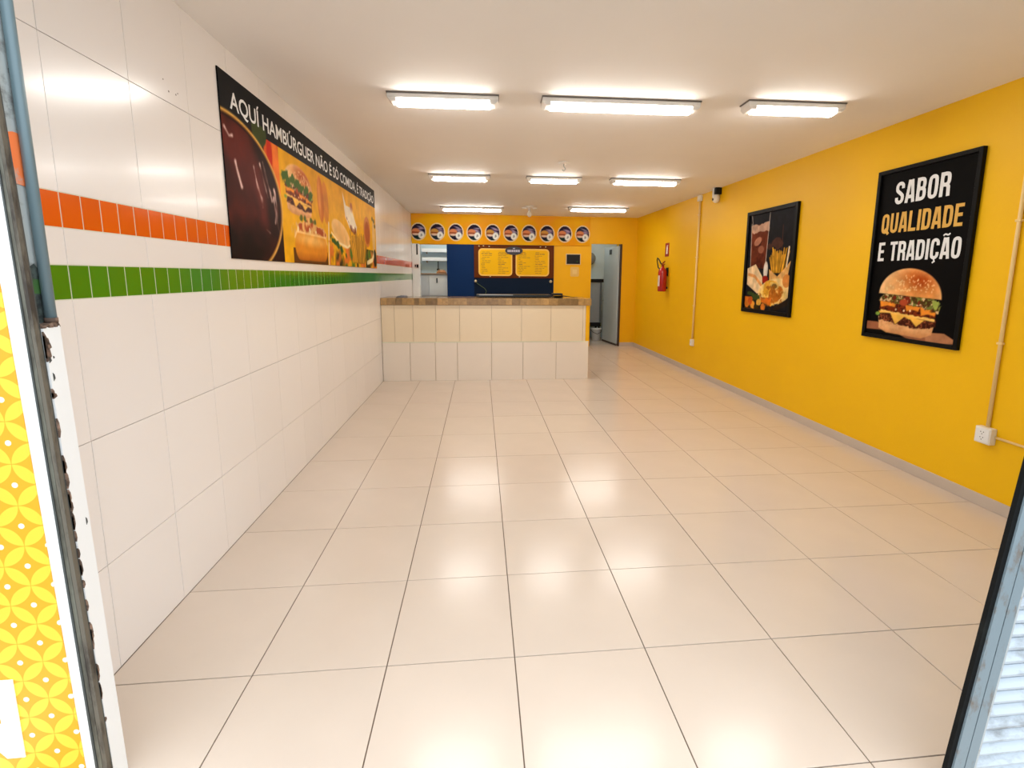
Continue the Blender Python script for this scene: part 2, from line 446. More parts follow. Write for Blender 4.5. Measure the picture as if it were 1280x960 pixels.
# ------------------------------------------------------------------ setting: left wall of tiles (local x = depth, facing +X)
wl = struct(box('wall_left', -0.16, -0.006, 1.62, YR + 0.15, -0.05, ZC + .02, M['wallgrout']), 'white tiled wall with an orange and a green tile strip')
YT = 1.625
b = 0.4611; yw = 2.057
cols = [YT] + [yw + k * b for k in range(0, 22)]
cols = [c for c in cols if c < YB + 1.4] + [YR]
rows = [(0, .466), (.466, .994), (.994, 1.548), (1.677, 1.81), (1.94, 2.482), (2.482, ZC)]
g = 0.0026
def wall_tile(key, y0, y1, z0, z1, gap, material):
    # tile lying in x,y turned up on to the wall: local x -> +Y, local y -> +Z, top -> +X
    me = get_tile(key, y1 - y0 - gap, z1 - z0 - gap, 0.01, 0.0006, material)
    o = obj(key, me, None, wl)
    o.matrix_local = Matrix(((0, 0, 1, random.uniform(-.0003, .0003)), (1, 0, 0, y0 + gap / 2), (0, 1, 0, z0 + gap / 2), (0, 0, 0, 1)))
for y0, y1 in zip(cols, cols[1:]):
    for z0, z1 in rows:
        if z0 < 1.2 and y0 > YB: continue
        wall_tile('wall_tile', y0, y1, z0, z1, g, M['walltile'])
bm = bmesh.new()
add_box(bm, -0.0058, -0.0012, YT, YR, 1.546, 1.679); add_box(bm, -0.0058, -0.0012, YT, YR, 1.808, 1.942)
from_bm('strip_grout', bm, M['lightgrout'], wl)
P = 0.1
for y_, z_, r_ in ((2.777, 2.58, .0035), (2.815, 2.537, .005), (2.875, 2.541, .0045), (2.892, 2.552, .004)):
    bm = bmesh.new(); add_tube(bm, [(-.004, y_, z_), (.0006, y_, z_)], r_, 8); from_bm('drill_hole', bm, mat('grey_hole', rgb(120, 110, 104), .9), wl)
k = -4
while yw + k * P < YB + .1:
    y0 = yw + k * P
    wall_tile('green_tile', y0, y0 + P, 1.548, 1.677, 0.005, M['green'])
    if not 3.4 < y0 < 7.5:
        wall_tile('orange_tile', y0, y0 + P, 1.81, 1.94, 0.005, M['orange'])
    k += 1

# ------------------------------------------------------------------ setting: right wall, back wall, rear rooms, front
struct(box('wall_right', W, W + .16, 1.62, YR + .15, -0.05, ZC + .02, M['yellow']), 'yellow painted side wall')
sk = struct(box('baseboard_right', W - .012, W, 1.62, YB, 0, .088, M['skirting'], bev=.003), 'grey beige skirting along the yellow wall')
bm = bmesh.new(); add_box(bm, 4.83, W - .012, YB - .012, YB, 0, .09, .003); struct(from_bm('baseboard_back', bm, M['skirting']), 'short skirting at the back right corner')
bm = bmesh.new()
add_box(bm, -.05, W + .05, YB, YB + .14, 2.40, ZC + .02)
add_box(bm, 3.22, 4.10, YB, YB + .14, -.05, 2.40)
add_box(bm, 4.825, W + .05, YB, YB + .14, -.05, 2.40)
struct(from_bm('wall_back', bm, M['yellow2']), 'yellow back wall with door opening')
bm = bmesh.new(); add_box(bm, .775, 3.22, YB - .004, YB + .14, -.05, 2.40)
struct(from_bm('wall_back.001', bm, M['blue']), 'navy blue painted section of the back wall')
bm = bmesh.new()
add_box(bm, -.1, W + .1, YR, YR + .12, -.05, ZC)
add_box(bm, 1.05, 1.15, YB + .14, YR, -.05, ZC)
add_box(bm, 3.95, 4.05, YB + .14, YR, -.05, ZC)
struct(from_bm('wall_rear', bm, M['cool_wall']), 'pale walls of the two rear rooms')
# kitchen opening: white frame post with a black strip and a switch
fr = struct(box('trim_1', 0.004, .17, YB - .035, YB + .14, 0, 2.335, M['white'], bev=.006), 'white post at the left of the kitchen opening')
box('black_strip', .105, .135, YB - .04, YB - .034, 2.10, 2.335, M['dark'], fr)
s_ = box('wall_switch', .06, .15, YB - .05, YB - .034, 1.80, 1.90, M['label'], fr, .004)
bm = bmesh.new(); add_box(bm, .065, .09, YB - .055, YB - .049, 1.83, 1.88); add_box(bm, .105, .145, YB - .058, YB - .049, 1.815, 1.885)
from_bm('rocker', bm, M['dark'], s_)
struct(box('trim_2', .17, .775, YB - .003, YB + .14, 2.335, 2.40, M['yellow2']), 'lintel over the kitchen opening')

# door in the right opening, swung into the rear room
d1 = struct(box('door_1', -.035, 0, 0, .92, .012, 2.36, M['doorgrey'], bev=.003), 'grey door standing open at the back right')
d1.location = (4.795, YB + .06, 0); d1.rotation_euler = (0, 0, math.radians(7))
hp = box('vent_plate', -.041, -.035, .40, .56, 2.17, 2.31, M['doorgrey'], d1)
bm = bmesh.new(); add_box(bm, -.045, -.041, .41, .47, 2.18, 2.30); add_box(bm, -.045, -.041, .49, .55, 2.18, 2.30); from_bm('vent_slot', bm, M['dark'], hp)
bm = bmesh.new(); add_tube(bm, [(-.035, .84, 1.05), (-.085, .84, 1.05), (-.085, .74, 1.05)], .01); from_bm('door_handle', bm, M['steel'], d1, True)
box('bottom_rail', -.038, .003, .0, .92, .006, .05, M['darkwood'], d1)
bm = bmesh.new(); add_box(bm, 4.797, 4.83, YB - .012, YB + .16, 0, 2.40); struct(from_bm('trim_3', bm, M['darkwood']), 'dark brown door jamb at the back right')

# front of the shop, seen from the pavement
bm = bmesh.new()
add_box(bm, -2.6, .20, 1.525, 1.66, -.15, 3.5)
add_box(bm, .20, 5.45, 1.525, 1.68, 2.85, 3.5)
add_box(bm, 5.28, 7.2, 1.525, 1.68, -.15, 3.5)
struct(from_bm('wall_front', bm, M['facade']), 'rendered shop front around the opening')
struct(box('floor.001', -6, 9, -9, .72, -.2, -.01, M['pave']), 'grey pavement outside the shop')
# jamb: white plaster below, bare render with old paint above
def lean_box(name, pts, y0, y1, material, parent=None):
    bm = bmesh.new(); add_poly(bm, pts, y0, y1); return from_bm(name, bm, material, parent)
jm = struct(lean_box('trim_4', [(.20, -.15), (.338, -.15), (.336, 0.0), (.313, 1.497), (.20, 1.497)], 1.52, 1.577, M['plaster']), 'chipped white plaster jamb at the left of the entrance')
bm = bmesh.new()
rng = random.Random(3)
ny_ = 8
rowa = [(bm.verts.new((.315 + rng.uniform(-.003, .003), 1.518 + .061 * i / ny_, 1.494)), bm.verts.new((.314 + rng.uniform(-.006, .003), 1.518 + .061 * i / ny_, 1.504 + rng.uniform(-.004, .007))), bm.verts.new((.22, 1.518 + .061 * i / ny_, 1.506)), bm.verts.new((.22, 1.518 + .061 * i / ny_, 1.494))) for i in range(ny_ + 1)]
for A_, B_ in zip(rowa, rowa[1:]):
    for k in range(4): bm.faces.new((A_[k], A_[(k + 1) % 4], B_[(k + 1) % 4], B_[k]))
bm.faces.new(rowa[0]); bm.faces.new(rowa[-1][::-1]); from_bm('broken_ledge', bm, M['plasteredge'], jm)
def face_x(z): return .336 - .0154 * z
def add_chip(bm, y0, y1, z, h, d=.0012):
    ps = [(y0, z - h), (y1, z - h * .4), (y1 * .8 + y0 * .2, z + h * .5), (y0, z + h)]
    a_ = [bm.verts.new((face_x(zz) + d, yy, zz)) for yy, zz in ps]; b_ = [bm.verts.new((face_x(zz) - .004, yy, zz)) for yy, zz in ps]
    bm.faces.new(a_); bm.faces.new(b_[::-1])
    for k in range(4): bm.faces.new((a_[k], b_[k], b_[(k + 1) % 4], a_[(k + 1) % 4]))
bm = bmesh.new()
for _ in range(30):
    z = rng.uniform(.15, 1.47)
    add_chip(bm, 1.5185, 1.521 + rng.uniform(.001, .005) + (.014 * rng.random() if z > 1.25 else 0), z, rng.uniform(.008, .03))
o_ = from_bm('chipped_edge', bm, M['plasteredge'], jm); o_['kind'] = 'stuff'
for y_, z, w_, h_ in ((1.527, 1.405, .004, .009), (1.531, 1.355, .003, .012), (1.54, 1.41, .002, .004), (1.565, .90, .0025, .012)):
    bm = bmesh.new(); add_chip(bm, y_ - w_, y_ + w_, z, h_); from_bm('pock_mark', bm, M['guide_in'], jm)
up = struct(box('trim_5', .20, .289, 1.512, 1.560, 1.504, 2.85, M['concrete']), 'bare grey render above the plaster jamb')
def patch(name, pts, material, d=.003):
    bm = bmesh.new()
    a_ = [bm.verts.new((.289 + d, y, z)) for y, z in pts]; b_ = [bm.verts.new((.288, y, z)) for y, z in pts]
    bm.faces.new(a_); bm.faces.new(b_[::-1]); n = len(pts)
    for k in range(n): bm.faces.new((a_[k], b_[k], b_[(k + 1) % n], a_[(k + 1) % n]))
    return from_bm(name, bm, material, up)
patch('orange_paint', [(1.512, 1.885), (1.561, 1.880), (1.561, 2.016), (1.54, 2.018), (1.512, 2.010)], M['orange_old'])
patch('green_paint', [(1.512, 1.592), (1.561, 1.588), (1.561, 1.628), (1.512, 1.634)], M['green_old'])
patch('broken_patch', [(1.512, 1.634), (1.561, 1.628), (1.561, 1.652), (1.548, 1.672), (1.53, 1.660), (1.512, 1.655)], M['concrete_dark'])
patch('broken_patch', [(1.512, 1.506), (1.555, 1.509), (1.561, 1.588), (1.512, 1.592), (1.522, 1.55)], M['concrete_dark'])

# ------------------------------------------------------------------ entrance things
t = thing('steel_pipe', 'grey blue painted steel pipe standing upright on the broken jamb ledge', 'pipe', (.3055, 1.5605, 1.509))
bm = bmesh.new(); add_tube(bm, [(0, 0, 0), (-.001, 0, .6), (-.002, 0, 1.34)], .0135, 16); from_bm('tube', bm, M['pipe'], t, True)
bm = bmesh.new(); add_tube(bm, [(0, 0, 0), (0, 0, .012)], .0155, 16); from_bm('base_collar', bm, M['plasteredge'], t, True)
for zz in (.42, .66, 1.0): box('bracket', -.0175, -.010, -.004, .004, zz, zz + .012, M['rust'], t)

t = thing('shutter_guide', 'tarnished olive steel shutter track between white sign board and plaster jamb', 'shutter track', (.287, 1.501, 0))
def g_x(z): return .302 - .0128 * z - .287
def g_strip(name, a0, a1, y0, y1, material):
    k0, k1 = (.0362 / .0335, .0170 / .0335)
    bm = bmesh.new(); add_poly(bm, [(g_x(-.1) + a0 * k0, -.1), (g_x(-.1) + a1 * k0, -.1), (g_x(2.84) + a1 * k1, 2.84), (g_x(2.84) + a0 * k1, 2.84)], y0, y1)
    return from_bm(name, bm, material, t)
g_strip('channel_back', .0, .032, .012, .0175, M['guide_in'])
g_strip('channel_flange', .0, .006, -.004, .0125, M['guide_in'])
g_strip('channel_flange', .021, .0335, -.003, .0125, M['rust'])
g_strip('channel_lip', .007, .019, -.002, .012, M['guide'])

# sign board on the facade, only its right end in the frame
t = thing('sign_board', 'white bordered sign board printed with yellow petal lattice at left edge', 'sign', (0, 1.5, 0))
bm = bmesh.new(); add_poly(bm, [(-1.0, .02), (.300, .02), (.272, 2.3), (-1.0, 2.3)], .0, .012); from_bm('panel', bm, M['board'], t)
def petal_mat():
    m = bpy.data.materials.new('yellow_petal_lattice_print'); m.use_nodes = True
    nt = m.node_tree; B = nt.nodes['Principled BSDF']; B.inputs['Roughness'].default_value = .45
    tc = nt.nodes.new('ShaderNodeTexCoord'); sp = nt.nodes.new('ShaderNodeSeparateXYZ'); nt.links.new(tc.outputs['Object'], sp.inputs[0])
    def op(o, a, b_=None, c=None):
        n = nt.nodes.new('ShaderNodeMath'); n.operation = o
        for i, v in enumerate((a, b_, c)):
            if v is None: continue
            if isinstance(v, (int, float)): n.inputs[i].default_value = v
            else: nt.links.new(v, n.inputs[i])
        return n.outputs[0]
    a = 0.0625
    x = op('SUBTRACT', sp.outputs['X'], .012); z = op('SUBTRACT', sp.outputs['Z'], .048)
    p = op('DIVIDE', op('ADD', x, z), 2 * a); q = op('DIVIDE', op('SUBTRACT', z, x), 2 * a)
    ax = op('ABSOLUTE', op('SUBTRACT', op('FRACT', op('ADD', p, 100)), .5)); ay = op('ABSOLUTE', op('SUBTRACT', op('FRACT', op('ADD', q, 100)), .5))
    def d2(u, v): return op('ADD', op('MULTIPLY', u, u), op('MULTIPLY', v, v))
    pet = op('LESS_THAN', op('MINIMUM', d2(op('SUBTRACT', ax, 1), ay), d2(ax, op('SUBTRACT', ay, 1))), .485)
    dot = op('LESS_THAN', d2(ax, ay), .0085)
    m1 = nt.nodes.new('ShaderNodeMix'); m1.data_type = 'RGBA'; m1.inputs[6].default_value = rgb(228, 164, 4); m1.inputs[7].default_value = rgb(236, 202, 52); nt.links.new(pet, m1.inputs[0])
    m2 = nt.nodes.new('ShaderNodeMix'); m2.data_type = 'RGBA'; m2.inputs[7].default_value = rgb(255, 248, 214); nt.links.new(dot, m2.inputs[0]); nt.links.new(m1.outputs[2], m2.inputs[6])
    nt.links.new(m2.outputs[2], B.inputs['Base Color'])
    return m
bm = bmesh.new(); add_poly(bm, [(-.98, .06), (.273, .06), (.240, 1.62), (-.98, 1.62)], -.003, .0); from_bm('petal_print', bm, petal_mat(), t)
# the letter N (its right end shows)
bm = bmesh.new()
nx0, nx1, nz0, nz1, st = -.10, .110, .163, .432, .05
add_poly(bm, [(nx0, nz0), (nx0 + st, nz0), (nx0 + st, nz0 + .155), (nx1 - st, nz0), (nx1, nz0), (nx1, nz1), (nx1 - st, nz1), (nx1 - st, nz1 - .155), (nx0 + st, nz1), (nx0, nz1)], -.006, -.003)
from_bm('lettering', bm, M['letter'], t)

# right: closed shutter behind a leaning removable post
TL = math.tan(math.radians(6.0))
t = thing('gate_post', 'leaning grey steel shutter post with a black rubber edge at right', 'post', (2.989, 1.24, 0))
def p_strip(name, a0, a1, y0, y1, material):
    bm = bmesh.new(); z1 = 2.80
    add_poly(bm, [(a0 - TL * .02, -.008), (a1 - TL * .02, -.008), (a1 + TL * z1, z1), (a0 + TL * z1, z1)], y0, y1); return from_bm(name, bm, material, t)
p_strip('rubber_edge', .009, .026, .0, .014, M['rubber'])
p_strip('front_flange', .026, .064, -.006, .013, M['galv'])
p_strip('groove', .064, .070, .004, .013, M['dark'])
p_strip('rear_flange', .070, .104, -.004, .013, M['galv'])
p_strip('guide_lip', .104, .122, .004, .013, M['galv_edge'])
t = thing('roller_shutter', 'closed white corrugated roller shutter beside the leaning grey post', 'shutter', (3.078, 1.275, 0))
hs = .048; n_ = 58
for i in range(n_):
    z0 = -.008 + i * hs; x0 = TL * z0 + .018
    bm = bmesh.new()
    prof = [(-.002, 0), (-.006, .006), (-.017, .016), (-.020, .026), (-.013, .038), (-.003, .0465), (.004, .0465), (.004, 0)]
    A = [bm.verts.new((x0 + TL * zz, yy, z0 + zz)) for yy, zz in prof]; B = [bm.verts.new((2.12, yy, z0 + zz)) for yy, zz in prof]
    bm.faces.new(A); bm.faces.new(B[::-1])
    for k in range(len(prof)): bm.faces.new((A[k], A[(k + 1) % len(prof)], B[(k + 1) % len(prof)], B[k]))
    from_bm('slat', bm, M['slat'], t)

# ------------------------------------------------------------------ ceiling lights
def batten(x0, x1, y, label):
    t = thing('batten_light', label, 'ceiling light', ((x0 + x1) / 2, y, ZC), math.atan2(-.05, 1.0) * .6, 'fluorescent battens on the ceiling')
    w = (x1 - x0) / 2
    box('tray', -w, w, -.004, .15, -.010, -.001, M['tray'], t)
    box('housing', -w + .004, w - .004, .0, .146, -.042, -.010, M['housing'], t, .004)
    for sx in (-1, 1):
        bm = bmesh.new(); a = sx * (w - .004); b_ = sx * (w - .07)
        bm2 = [(a, .002), (a, .144), (b_, .144), (b_, .002)]
        top = [bm.verts.new((px_, py_, -.042)) for px_, py_ in bm2]
        bot = [bm.verts.new((sx * (w - .03) if i in (0, 1) else px_, py_, -.066)) for i, (px_, py_) in enumerate(bm2)]
        bm.faces.new(top); bm.faces.new(bot[::-1])
        for k in range(4): bm.faces.new((top[k], bot[k], bot[(k + 1) % 4], top[(k + 1) % 4]))
        from_bm('end_cap', bm, M['housing'], t)
    bm = bmesh.new()
    n = 8; x_ = w - .07
    prof = [(.008, -.030)] + [(.073 - .066 * math.cos(PI * k / n), -.042 - .040 * math.sin(PI * k / n) ** .6) for k in range(n + 1)] + [(.138, -.030)]
    A = [bm.verts.new((-x_, yy, zz)) for yy, zz in prof]; B = [bm.verts.new((x_, yy, zz)) for yy, zz in prof]
    bm.faces.new(A); bm.faces.new(B[::-1])
    for k in range(len(prof)): bm.faces.new((A[k], A[(k + 1) % len(prof)], B[(k + 1) % len(prof)], B[k]))
    from_bm('diffuser', bm, M['diffuser'], t)
for a in ((.836, 1.677, 4.06, 'short lit batten, leftmost of three in nearest ceiling row'),
          (2.002, 3.247, 4.0, 'long lit batten, middle one of three in nearest ceiling row'),
          (3.588, 4.381, 3.89, 'short lit batten, rightmost of three in nearest ceiling row'),
          (.834, 1.671, 7.12, 'lit batten, leftmost of three in second ceiling row'),
          (2.164, 2.932, 7.09, 'short lit batten, middle one of three in second ceiling row'),
          (3.34, 4.333, 7.05, 'lit batten, rightmost of three in second ceiling row'),
          (.737, 2.006, 10.37, 'lit batten, left one of two in farthest ceiling row'),
          (3.265, 4.474, 10.02, 'lit batten, right one of two in farthest ceiling row')):
    batten(*a)
# unlit lampholder and a hook plate
t = thing('lamp_holder', 'small ceiling lampholder with bare unlit bulb between the farthest battens', 'lampholder', (2.5, 10.13, ZC))
bm = bmesh.new(); add_lathe(bm, [(.09, 0), (.09, -.012), (.06, -.03), (.035, -.04), (.03, -.085), (.0, -.086)][:5], 18); from_bm('base', bm, M['housing'], t, True)
bm = bmesh.new(); add_lathe(bm, [(.016, -.08), (.022, -.10), (.042, -.135), (.045, -.16), (.034, -.19), (.012, -.205)], 16); from_bm('bulb', bm, M['bulb'], t, True)
for a in (-.15, .06): box('side_arm', a, a + .09, -.012, .012, -.05, -.02, M['housing'], t, .004)
t = thing('ceiling_hook', 'small white hook plate on ceiling before the second lamp row', 'hook', (2.537, 6.23, ZC))
bm = bmesh.new(); add_lathe(bm, [(.07, 0), (.07, -.008), (.03, -.018), (.012, -.02)], 16); from_bm('plate', bm, M['housing'], t, True)
bm = bmesh.new(); add_tube(bm, [(0, 0, -.015), (0, 0, -.05), (.02, 0, -.075), (.0, 0, -.10), (-.02, 0, -.085)], .007, 8); from_bm('hook_wire', bm, M['steel'], t, True)

# ------------------------------------------------------------------ paintings
def burger(p, cx, z0, w, h, seed=1, dark=1.0):
    """stacked cheeseburger: w wide, h high, standing on z0"""
    k = lambda c: np.array(c) * dark
    hw = w / 2
    N = p.noise(22 / w, seed, 3); N2 = p.noise(45 / w, seed + 7, 2)
    # bottom bun
    d = p.poly([(cx - hw * .93, z0 + h * .25), (cx - hw * .88, z0 + h * .06), (cx - hw * .6, z0), (cx + hw * .55, z0 - h * .02), (cx + hw * .84, z0 + h * .05), (cx + hw * .9, z0 + h * .22)])
    p.mix(p.soft(d), k((226, 168, 112)))
    p.mix(p.soft(d) * np.clip((z0 + h * .09 - p.Z) / (h * .1), 0, 1) * .5, k((176, 104, 52)))
    p.mix(p.soft(d) * np.clip((N - .5) * 3, 0, 1) * .5, k((196, 128, 74)))
    # lower patty
    d = p.poly([(cx - hw * .9, z0 + h * .2), (cx - hw * .86, z0 + h * .33), (cx + hw * .9, z0 + h * .27), (cx + hw * .92, z0 + h * .16), (cx + hw * .4, z0 + h * .11), (cx - hw * .3, z0 + h * .15)])
    d = d + (N - .5) * h * .05
    p.mix(p.soft(d), k((64, 28, 16)))
    p.mix(p.soft(d) * np.clip((N2 - .52) * 4, 0, 1), k((142, 72, 44)))
    # cheese triangle drips
    for a0, a1, zt, tip in ((-.55, .05, .335, (-.32, .14)), (.1, .6, .27, (.36, .14)), (-.95, -.5, .34, (-.9, .3)), (-.2, .75, .31, (.1, .24))):
        d = p.poly([(cx + hw * a0, z0 + h * zt), (cx + hw * a1, z0 + h * (zt - .02)), (cx + hw * tip[0], z0 + h * tip[1])])
        p.mix(p.soft(d), k((240, 182, 74)))
    d = p.line([(cx - hw * .85, z0 + h * .345), (cx, z0 + h * .31), (cx + hw * .85, z0 + h * .26)], h * .022)
    p.mix(p.soft(d), k((238, 190, 96)))
    # upper patty under orange cheese
    d = p.poly([(cx - hw * .93, z0 + h * .37), (cx - hw * .9, z0 + h * .5), (cx + hw * .9, z0 + h * .44), (cx + hw * .9, z0 + h * .29), (cx + hw * .3, z0 + h * .3), (cx - hw * .4, z0 + h * .33)])
    d = d + (N - .5) * h * .04
    p.mix(p.soft(d), k((120, 46, 18)))
    p.mix(p.soft(d) * np.clip((N2 - .5) * 4, 0, 1), k((60, 22, 12)))
    for a0, a1, zt, zb in ((-.93, -.35, .5, .40), (-.05, .42, .455, .36), (.42, .92, .44, .31)):
        d = p.poly([(cx + hw * a0, z0 + h * zt), (cx + hw * a1, z0 + h * (zt - .02)), (cx + hw * (a1 - .05), z0 + h * (zb + .01)), (cx + hw * (a0 + a1) / 2, z0 + h * (zb + .03)), (cx + hw * (a0 + .05), z0 + h * zb)])
        p.mix(p.soft(d), k((232, 140, 44)))
    for a, zz in ((-.35, .375), (-.08, .365), (.12, .37)):
        p.mix(p.soft(p.ell(cx + hw * a, z0 + h * zz, w * .014, h * .016)), k((250, 220, 170)))
    # lettuce, onion, sauce band
    d = p.poly([(cx - hw * 1.0, z0 + h * .5), (cx - hw * .82, z0 + h * .62), (cx + hw * .8, z0 + h * .56), (cx + hw * 1.02, z0 + h * .42), (cx + hw * .95, z0 + h * .36), (cx + hw * .3, z0 + h * .45), (cx - hw * .6, z0 + h * .49)])
    d = d + (N - .5) * h * .07
    p.mix(p.soft(d), k((74, 52, 22)))
    p.mix(p.soft(d) * np.clip((p.noise(26 / w, seed + 3, 2) - .5) * 6, 0, 1), k((116, 122, 54)))
    p.mix(p.soft(d) * np.clip((p.noise(24 / w, seed + 5, 2) - .56) * 7, 0, 1), k((214, 180, 128)))
    p.mix(p.soft(d) * np.clip((p.noise(20 / w, seed + 9, 2) - .62) * 7, 0, 1), k((120, 40, 24)))
    p.mix(p.soft(p.ell(cx - hw * .12, z0 + h * .49, w * .07, h * .05)), k((172, 70, 40)))
    p.mix(p.soft(p.ell(cx + hw * .86, z0 + h * .49, w * .06, h * .06, -30) + (N - .5) * h * .08), k((158, 172, 76)))
    p.mix(p.soft(p.ell(cx - hw * .97, z0 + h * .29, w * .04, h * .03)), k((120, 150, 60)))
    # top bun
    a = np.clip((p.X - (cx - hw)) / w, 0, 1)
    zl = z0 + h * (.62 - .06 * a)
    q = np.sqrt(((p.X - cx) / hw) ** 2 + (np.clip(p.Z - zl, 0, None) / (h * .42)) ** 2)
    d = np.maximum((q - 1) * h * .4, zl - p.Z)
    m_ = p.soft(d)
    t_ = np.clip((p.Z - zl) / (h * .4), 0, 1)
    base = np.array((226, 150, 78)) * (1 - .45 * t_[..., None]) + np.array((196, 96, 34)) * (.45 * t_[..., None])
    rim = np.clip((q - .8) * 4, 0, 1)[..., None]
    left = np.clip(.58 - a, 0, .5)[..., None] * 1.7
    base = base * (1 - left) + np.array((240, 190, 130)) * left
    base = base * (1 - rim * .5) + np.array((246, 206, 150)) * rim * .5
    hot = (np.exp(-(((a - .66) / .22) ** 2 + ((t_ - .6) / .32) ** 2)) * (.7 + .6 * p.noise(30 / w, seed + 11, 2)))[..., None]
    base = base * (1 - hot * .85) + np.array((156, 58, 14)) * hot * .85
    p.c = p.c * (1 - m_[..., None]) + base * dark * m_[..., None]
    rr = np.random.RandomState(seed)
    for _ in range(90):
        ang = rr.rand() * PI; r_ = rr.rand() ** .6 * .85
        x = cx + hw * r_ * math.cos(ang); z = zl.min() + h * .06 + h * .36 * r_ * math.sin(ang)
        if z > zl.min() + h * .1 and rr.rand() < .8: p.mix(p.soft(p.ell(x, z, w * .011, h * .008, rr.rand() * 180)) * .85, k((250, 214, 150)))

def fries(p, cx, z0, w, h, n, seed, col=(238, 180, 50)):
    rr = np.random.RandomState(seed)
    for i in range(n):
        a = rr.uniform(-.5, .5); x = cx + a * w; tip = x + a * w * .5 + rr.uniform(-.1, .1) * w
        zt = z0 + h * rr.uniform(.6, 1.0)
        s = rr.uniform(.75, 1.1)
        p.mix(p.soft(p.line([(x, z0), (tip, zt)], w * .035)), np.array(col) * s * .7)
        p.mix(p.soft(p.line([(x - w * .008, z0), (tip - w * .008, zt)], w * .022)), np.array(col) * s)

# ------------------------------------------------------------------ left poster
t = thing('wall_poster', 'long black headed food poster flat on the white tiled wall', 'poster', (0.001, 3.31, 1.742), PI / 2)
PW, PH = 4.385, 1.105
box('backing', 0, PW, -.006, 0, 0, PH, M['black'], t)
p = Paint(PW, PH, 600, 165, (24, 23, 24))
U = lambda u: u * PW
V = lambda v: v * PH
# background behind the bowl: peppers
body = (p.Z < V(.775)).astype(float)
p.mix(body, (38, 14, 6))
p.mix(p.soft(p.ell(U(.175), V(.62), .18, .34, 8)) * body, (214, 86, 20))
p.mix(p.soft(p.ell(U(.185), V(.55), .07, .32, 8)) * body * .7, (240, 130, 44))
p.mix(p.soft(p.ell(U(.12), V(.80), .12, .10)) * (p.Z < V(.84)), (58, 66, 30))
p.mix(p.soft(p.ell(U(.155), V(.70), .05, .10)), (190, 40, 14))
# mustard panels
p.mix(((p.X > U(.193)) & (p.Z < V(.775))).astype(float), (226, 164, 12))
p.mix(((p.X > U(.193)) & (p.Z < V(.775))).astype(float) * np.clip((p.noise(2.5, 3, 2) - .45) * 2, 0, 1) * .6, (206, 138, 10))
# bowl
cx, cz, rx, rz = .08, .385, .785, .50
rim = p.ell(cx, cz, rx, rz)
p.mix(p.soft(rim), (228, 176, 84)); p.mix(p.soft(p.ell(cx, cz, rx - .018, rz - .014)), (150, 98, 40)); p.mix(p.soft(p.ell(cx, cz, rx - .04, rz - .024)), (34, 10, 6))
inn = p.soft(p.ell(cx, cz, rx - .06, rz - .04))
p.mix(inn * np.clip((p.noise(4, 11, 3) - .42) * 4, 0, 1), (82, 28, 18))
p.mix(inn * p.soft(p.ell(.25, .62, .36, .15, -25), .05) * .8, (98, 34, 26))
p.mix(inn * p.soft(p.ell(.2, .38, .26, .2, -30), .08) * .7, (74, 22, 14))
p.mix(inn * p.soft(p.ell(.5, .38, .07, .3, 14), .04) * .8, (92, 34, 26))
p.mix(inn * p.soft(p.ell(.30, .10, .4, .14), .06) * .7, (20, 8, 6))
for pts, r_ in (([(.14, .60), (.17, .52), (.20, .46)], .014), ([(.40, .62), (.44, .50), (.49, .43), (.50, .37)], .009), ([(.55, .68), (.60, .58), (.67, .44)], .008),
                ([(.50, .66), (.55, .55), (.60, .45)], .006), ([(.72, .52), (.75, .42), (.74, .30), (.79, .20)], .012), ([(.70, .46), (.73, .36), (.71, .28)], .010), ([(.03, .78), (.08, .74), (.12, .75)], .008), ([(.54, .22), (.60, .20)], .010)):
    p.mix(p.soft(p.line(pts, r_) + (p.noise(12, 77, 2) - .5) * .03, .008) * np.clip((p.noise(9, 5, 2) - .15) * 2.2, 0, 1), (230, 196, 186))
# burger on mustard
burger(p, U(.288), V(.36), .66, .40, 21)
for u_, v_ in ((.215, .60), (.232, .58), (.25, .60), (.275, .585), (.30, .57), (.325, .565), (.35, .54)):
    p.mix(p.soft(p.ell(U(u_), V(v_), .07, .035, 20) + (p.noise(25, 8, 2) - .5) * .05), (66, 92, 22))
# croquettes
p.mix(p.soft(p.ell(U(.452), V(.545), .10, .20, 6)), (206, 128, 34)); p.mix(p.soft(p.ell(U(.418), V(.555), .095, .215, 4)), (196, 108, 28)); p.mix(p.soft(p.ell(U(.41), V(.57), .04, .16, 4), .02) * .7, (232, 156, 66))
# hot dog
p.mix(((p.X > U(.238)) & (p.X < U(.452)) & (p.Z < V(.11))).astype(float) * .8, (60, 26, 8))
hd = p.ell(U(.348), V(.235), .445, .125) + (p.noise(14, 4, 2) - .5) * .07
p.mix(p.soft(hd), (222, 168, 96))
p.mix(p.soft(hd + .012) * np.clip((p.noise(13, 14, 3) - .5) * 6, 0, 1), (168, 72, 30)); p.mix(p.soft(hd + .012) * np.clip((p.noise(17, 44, 2) - .58) * 7, 0, 1), (240, 214, 160))
for u_ in (.29, .31, .345, .37): p.mix(p.soft(p.ell(U(u_), V(.345), .04, .022) + (p.noise(25, 18, 2) - .5) * .03), (86, 92, 30))
d = p.poly(rounded(U(.248), U(.45), V(.025), V(.235), .12)); p.mix(p.soft(d), (214, 134, 30)); p.mix(p.soft(p.ell(U(.35), V(.19), .36, .045), .03), (236, 178, 92)); p.mix(p.soft(d) * np.clip((V(.09) - p.Z) / .08, 0, 1) * .7, (150, 74, 12))
p.mix(p.soft(p.line([(U(.249), V(.19)), (U(.26), V(.235)), (U(.44), V(.235)), (U(.449), V(.18))], .006)), (244, 206, 140))
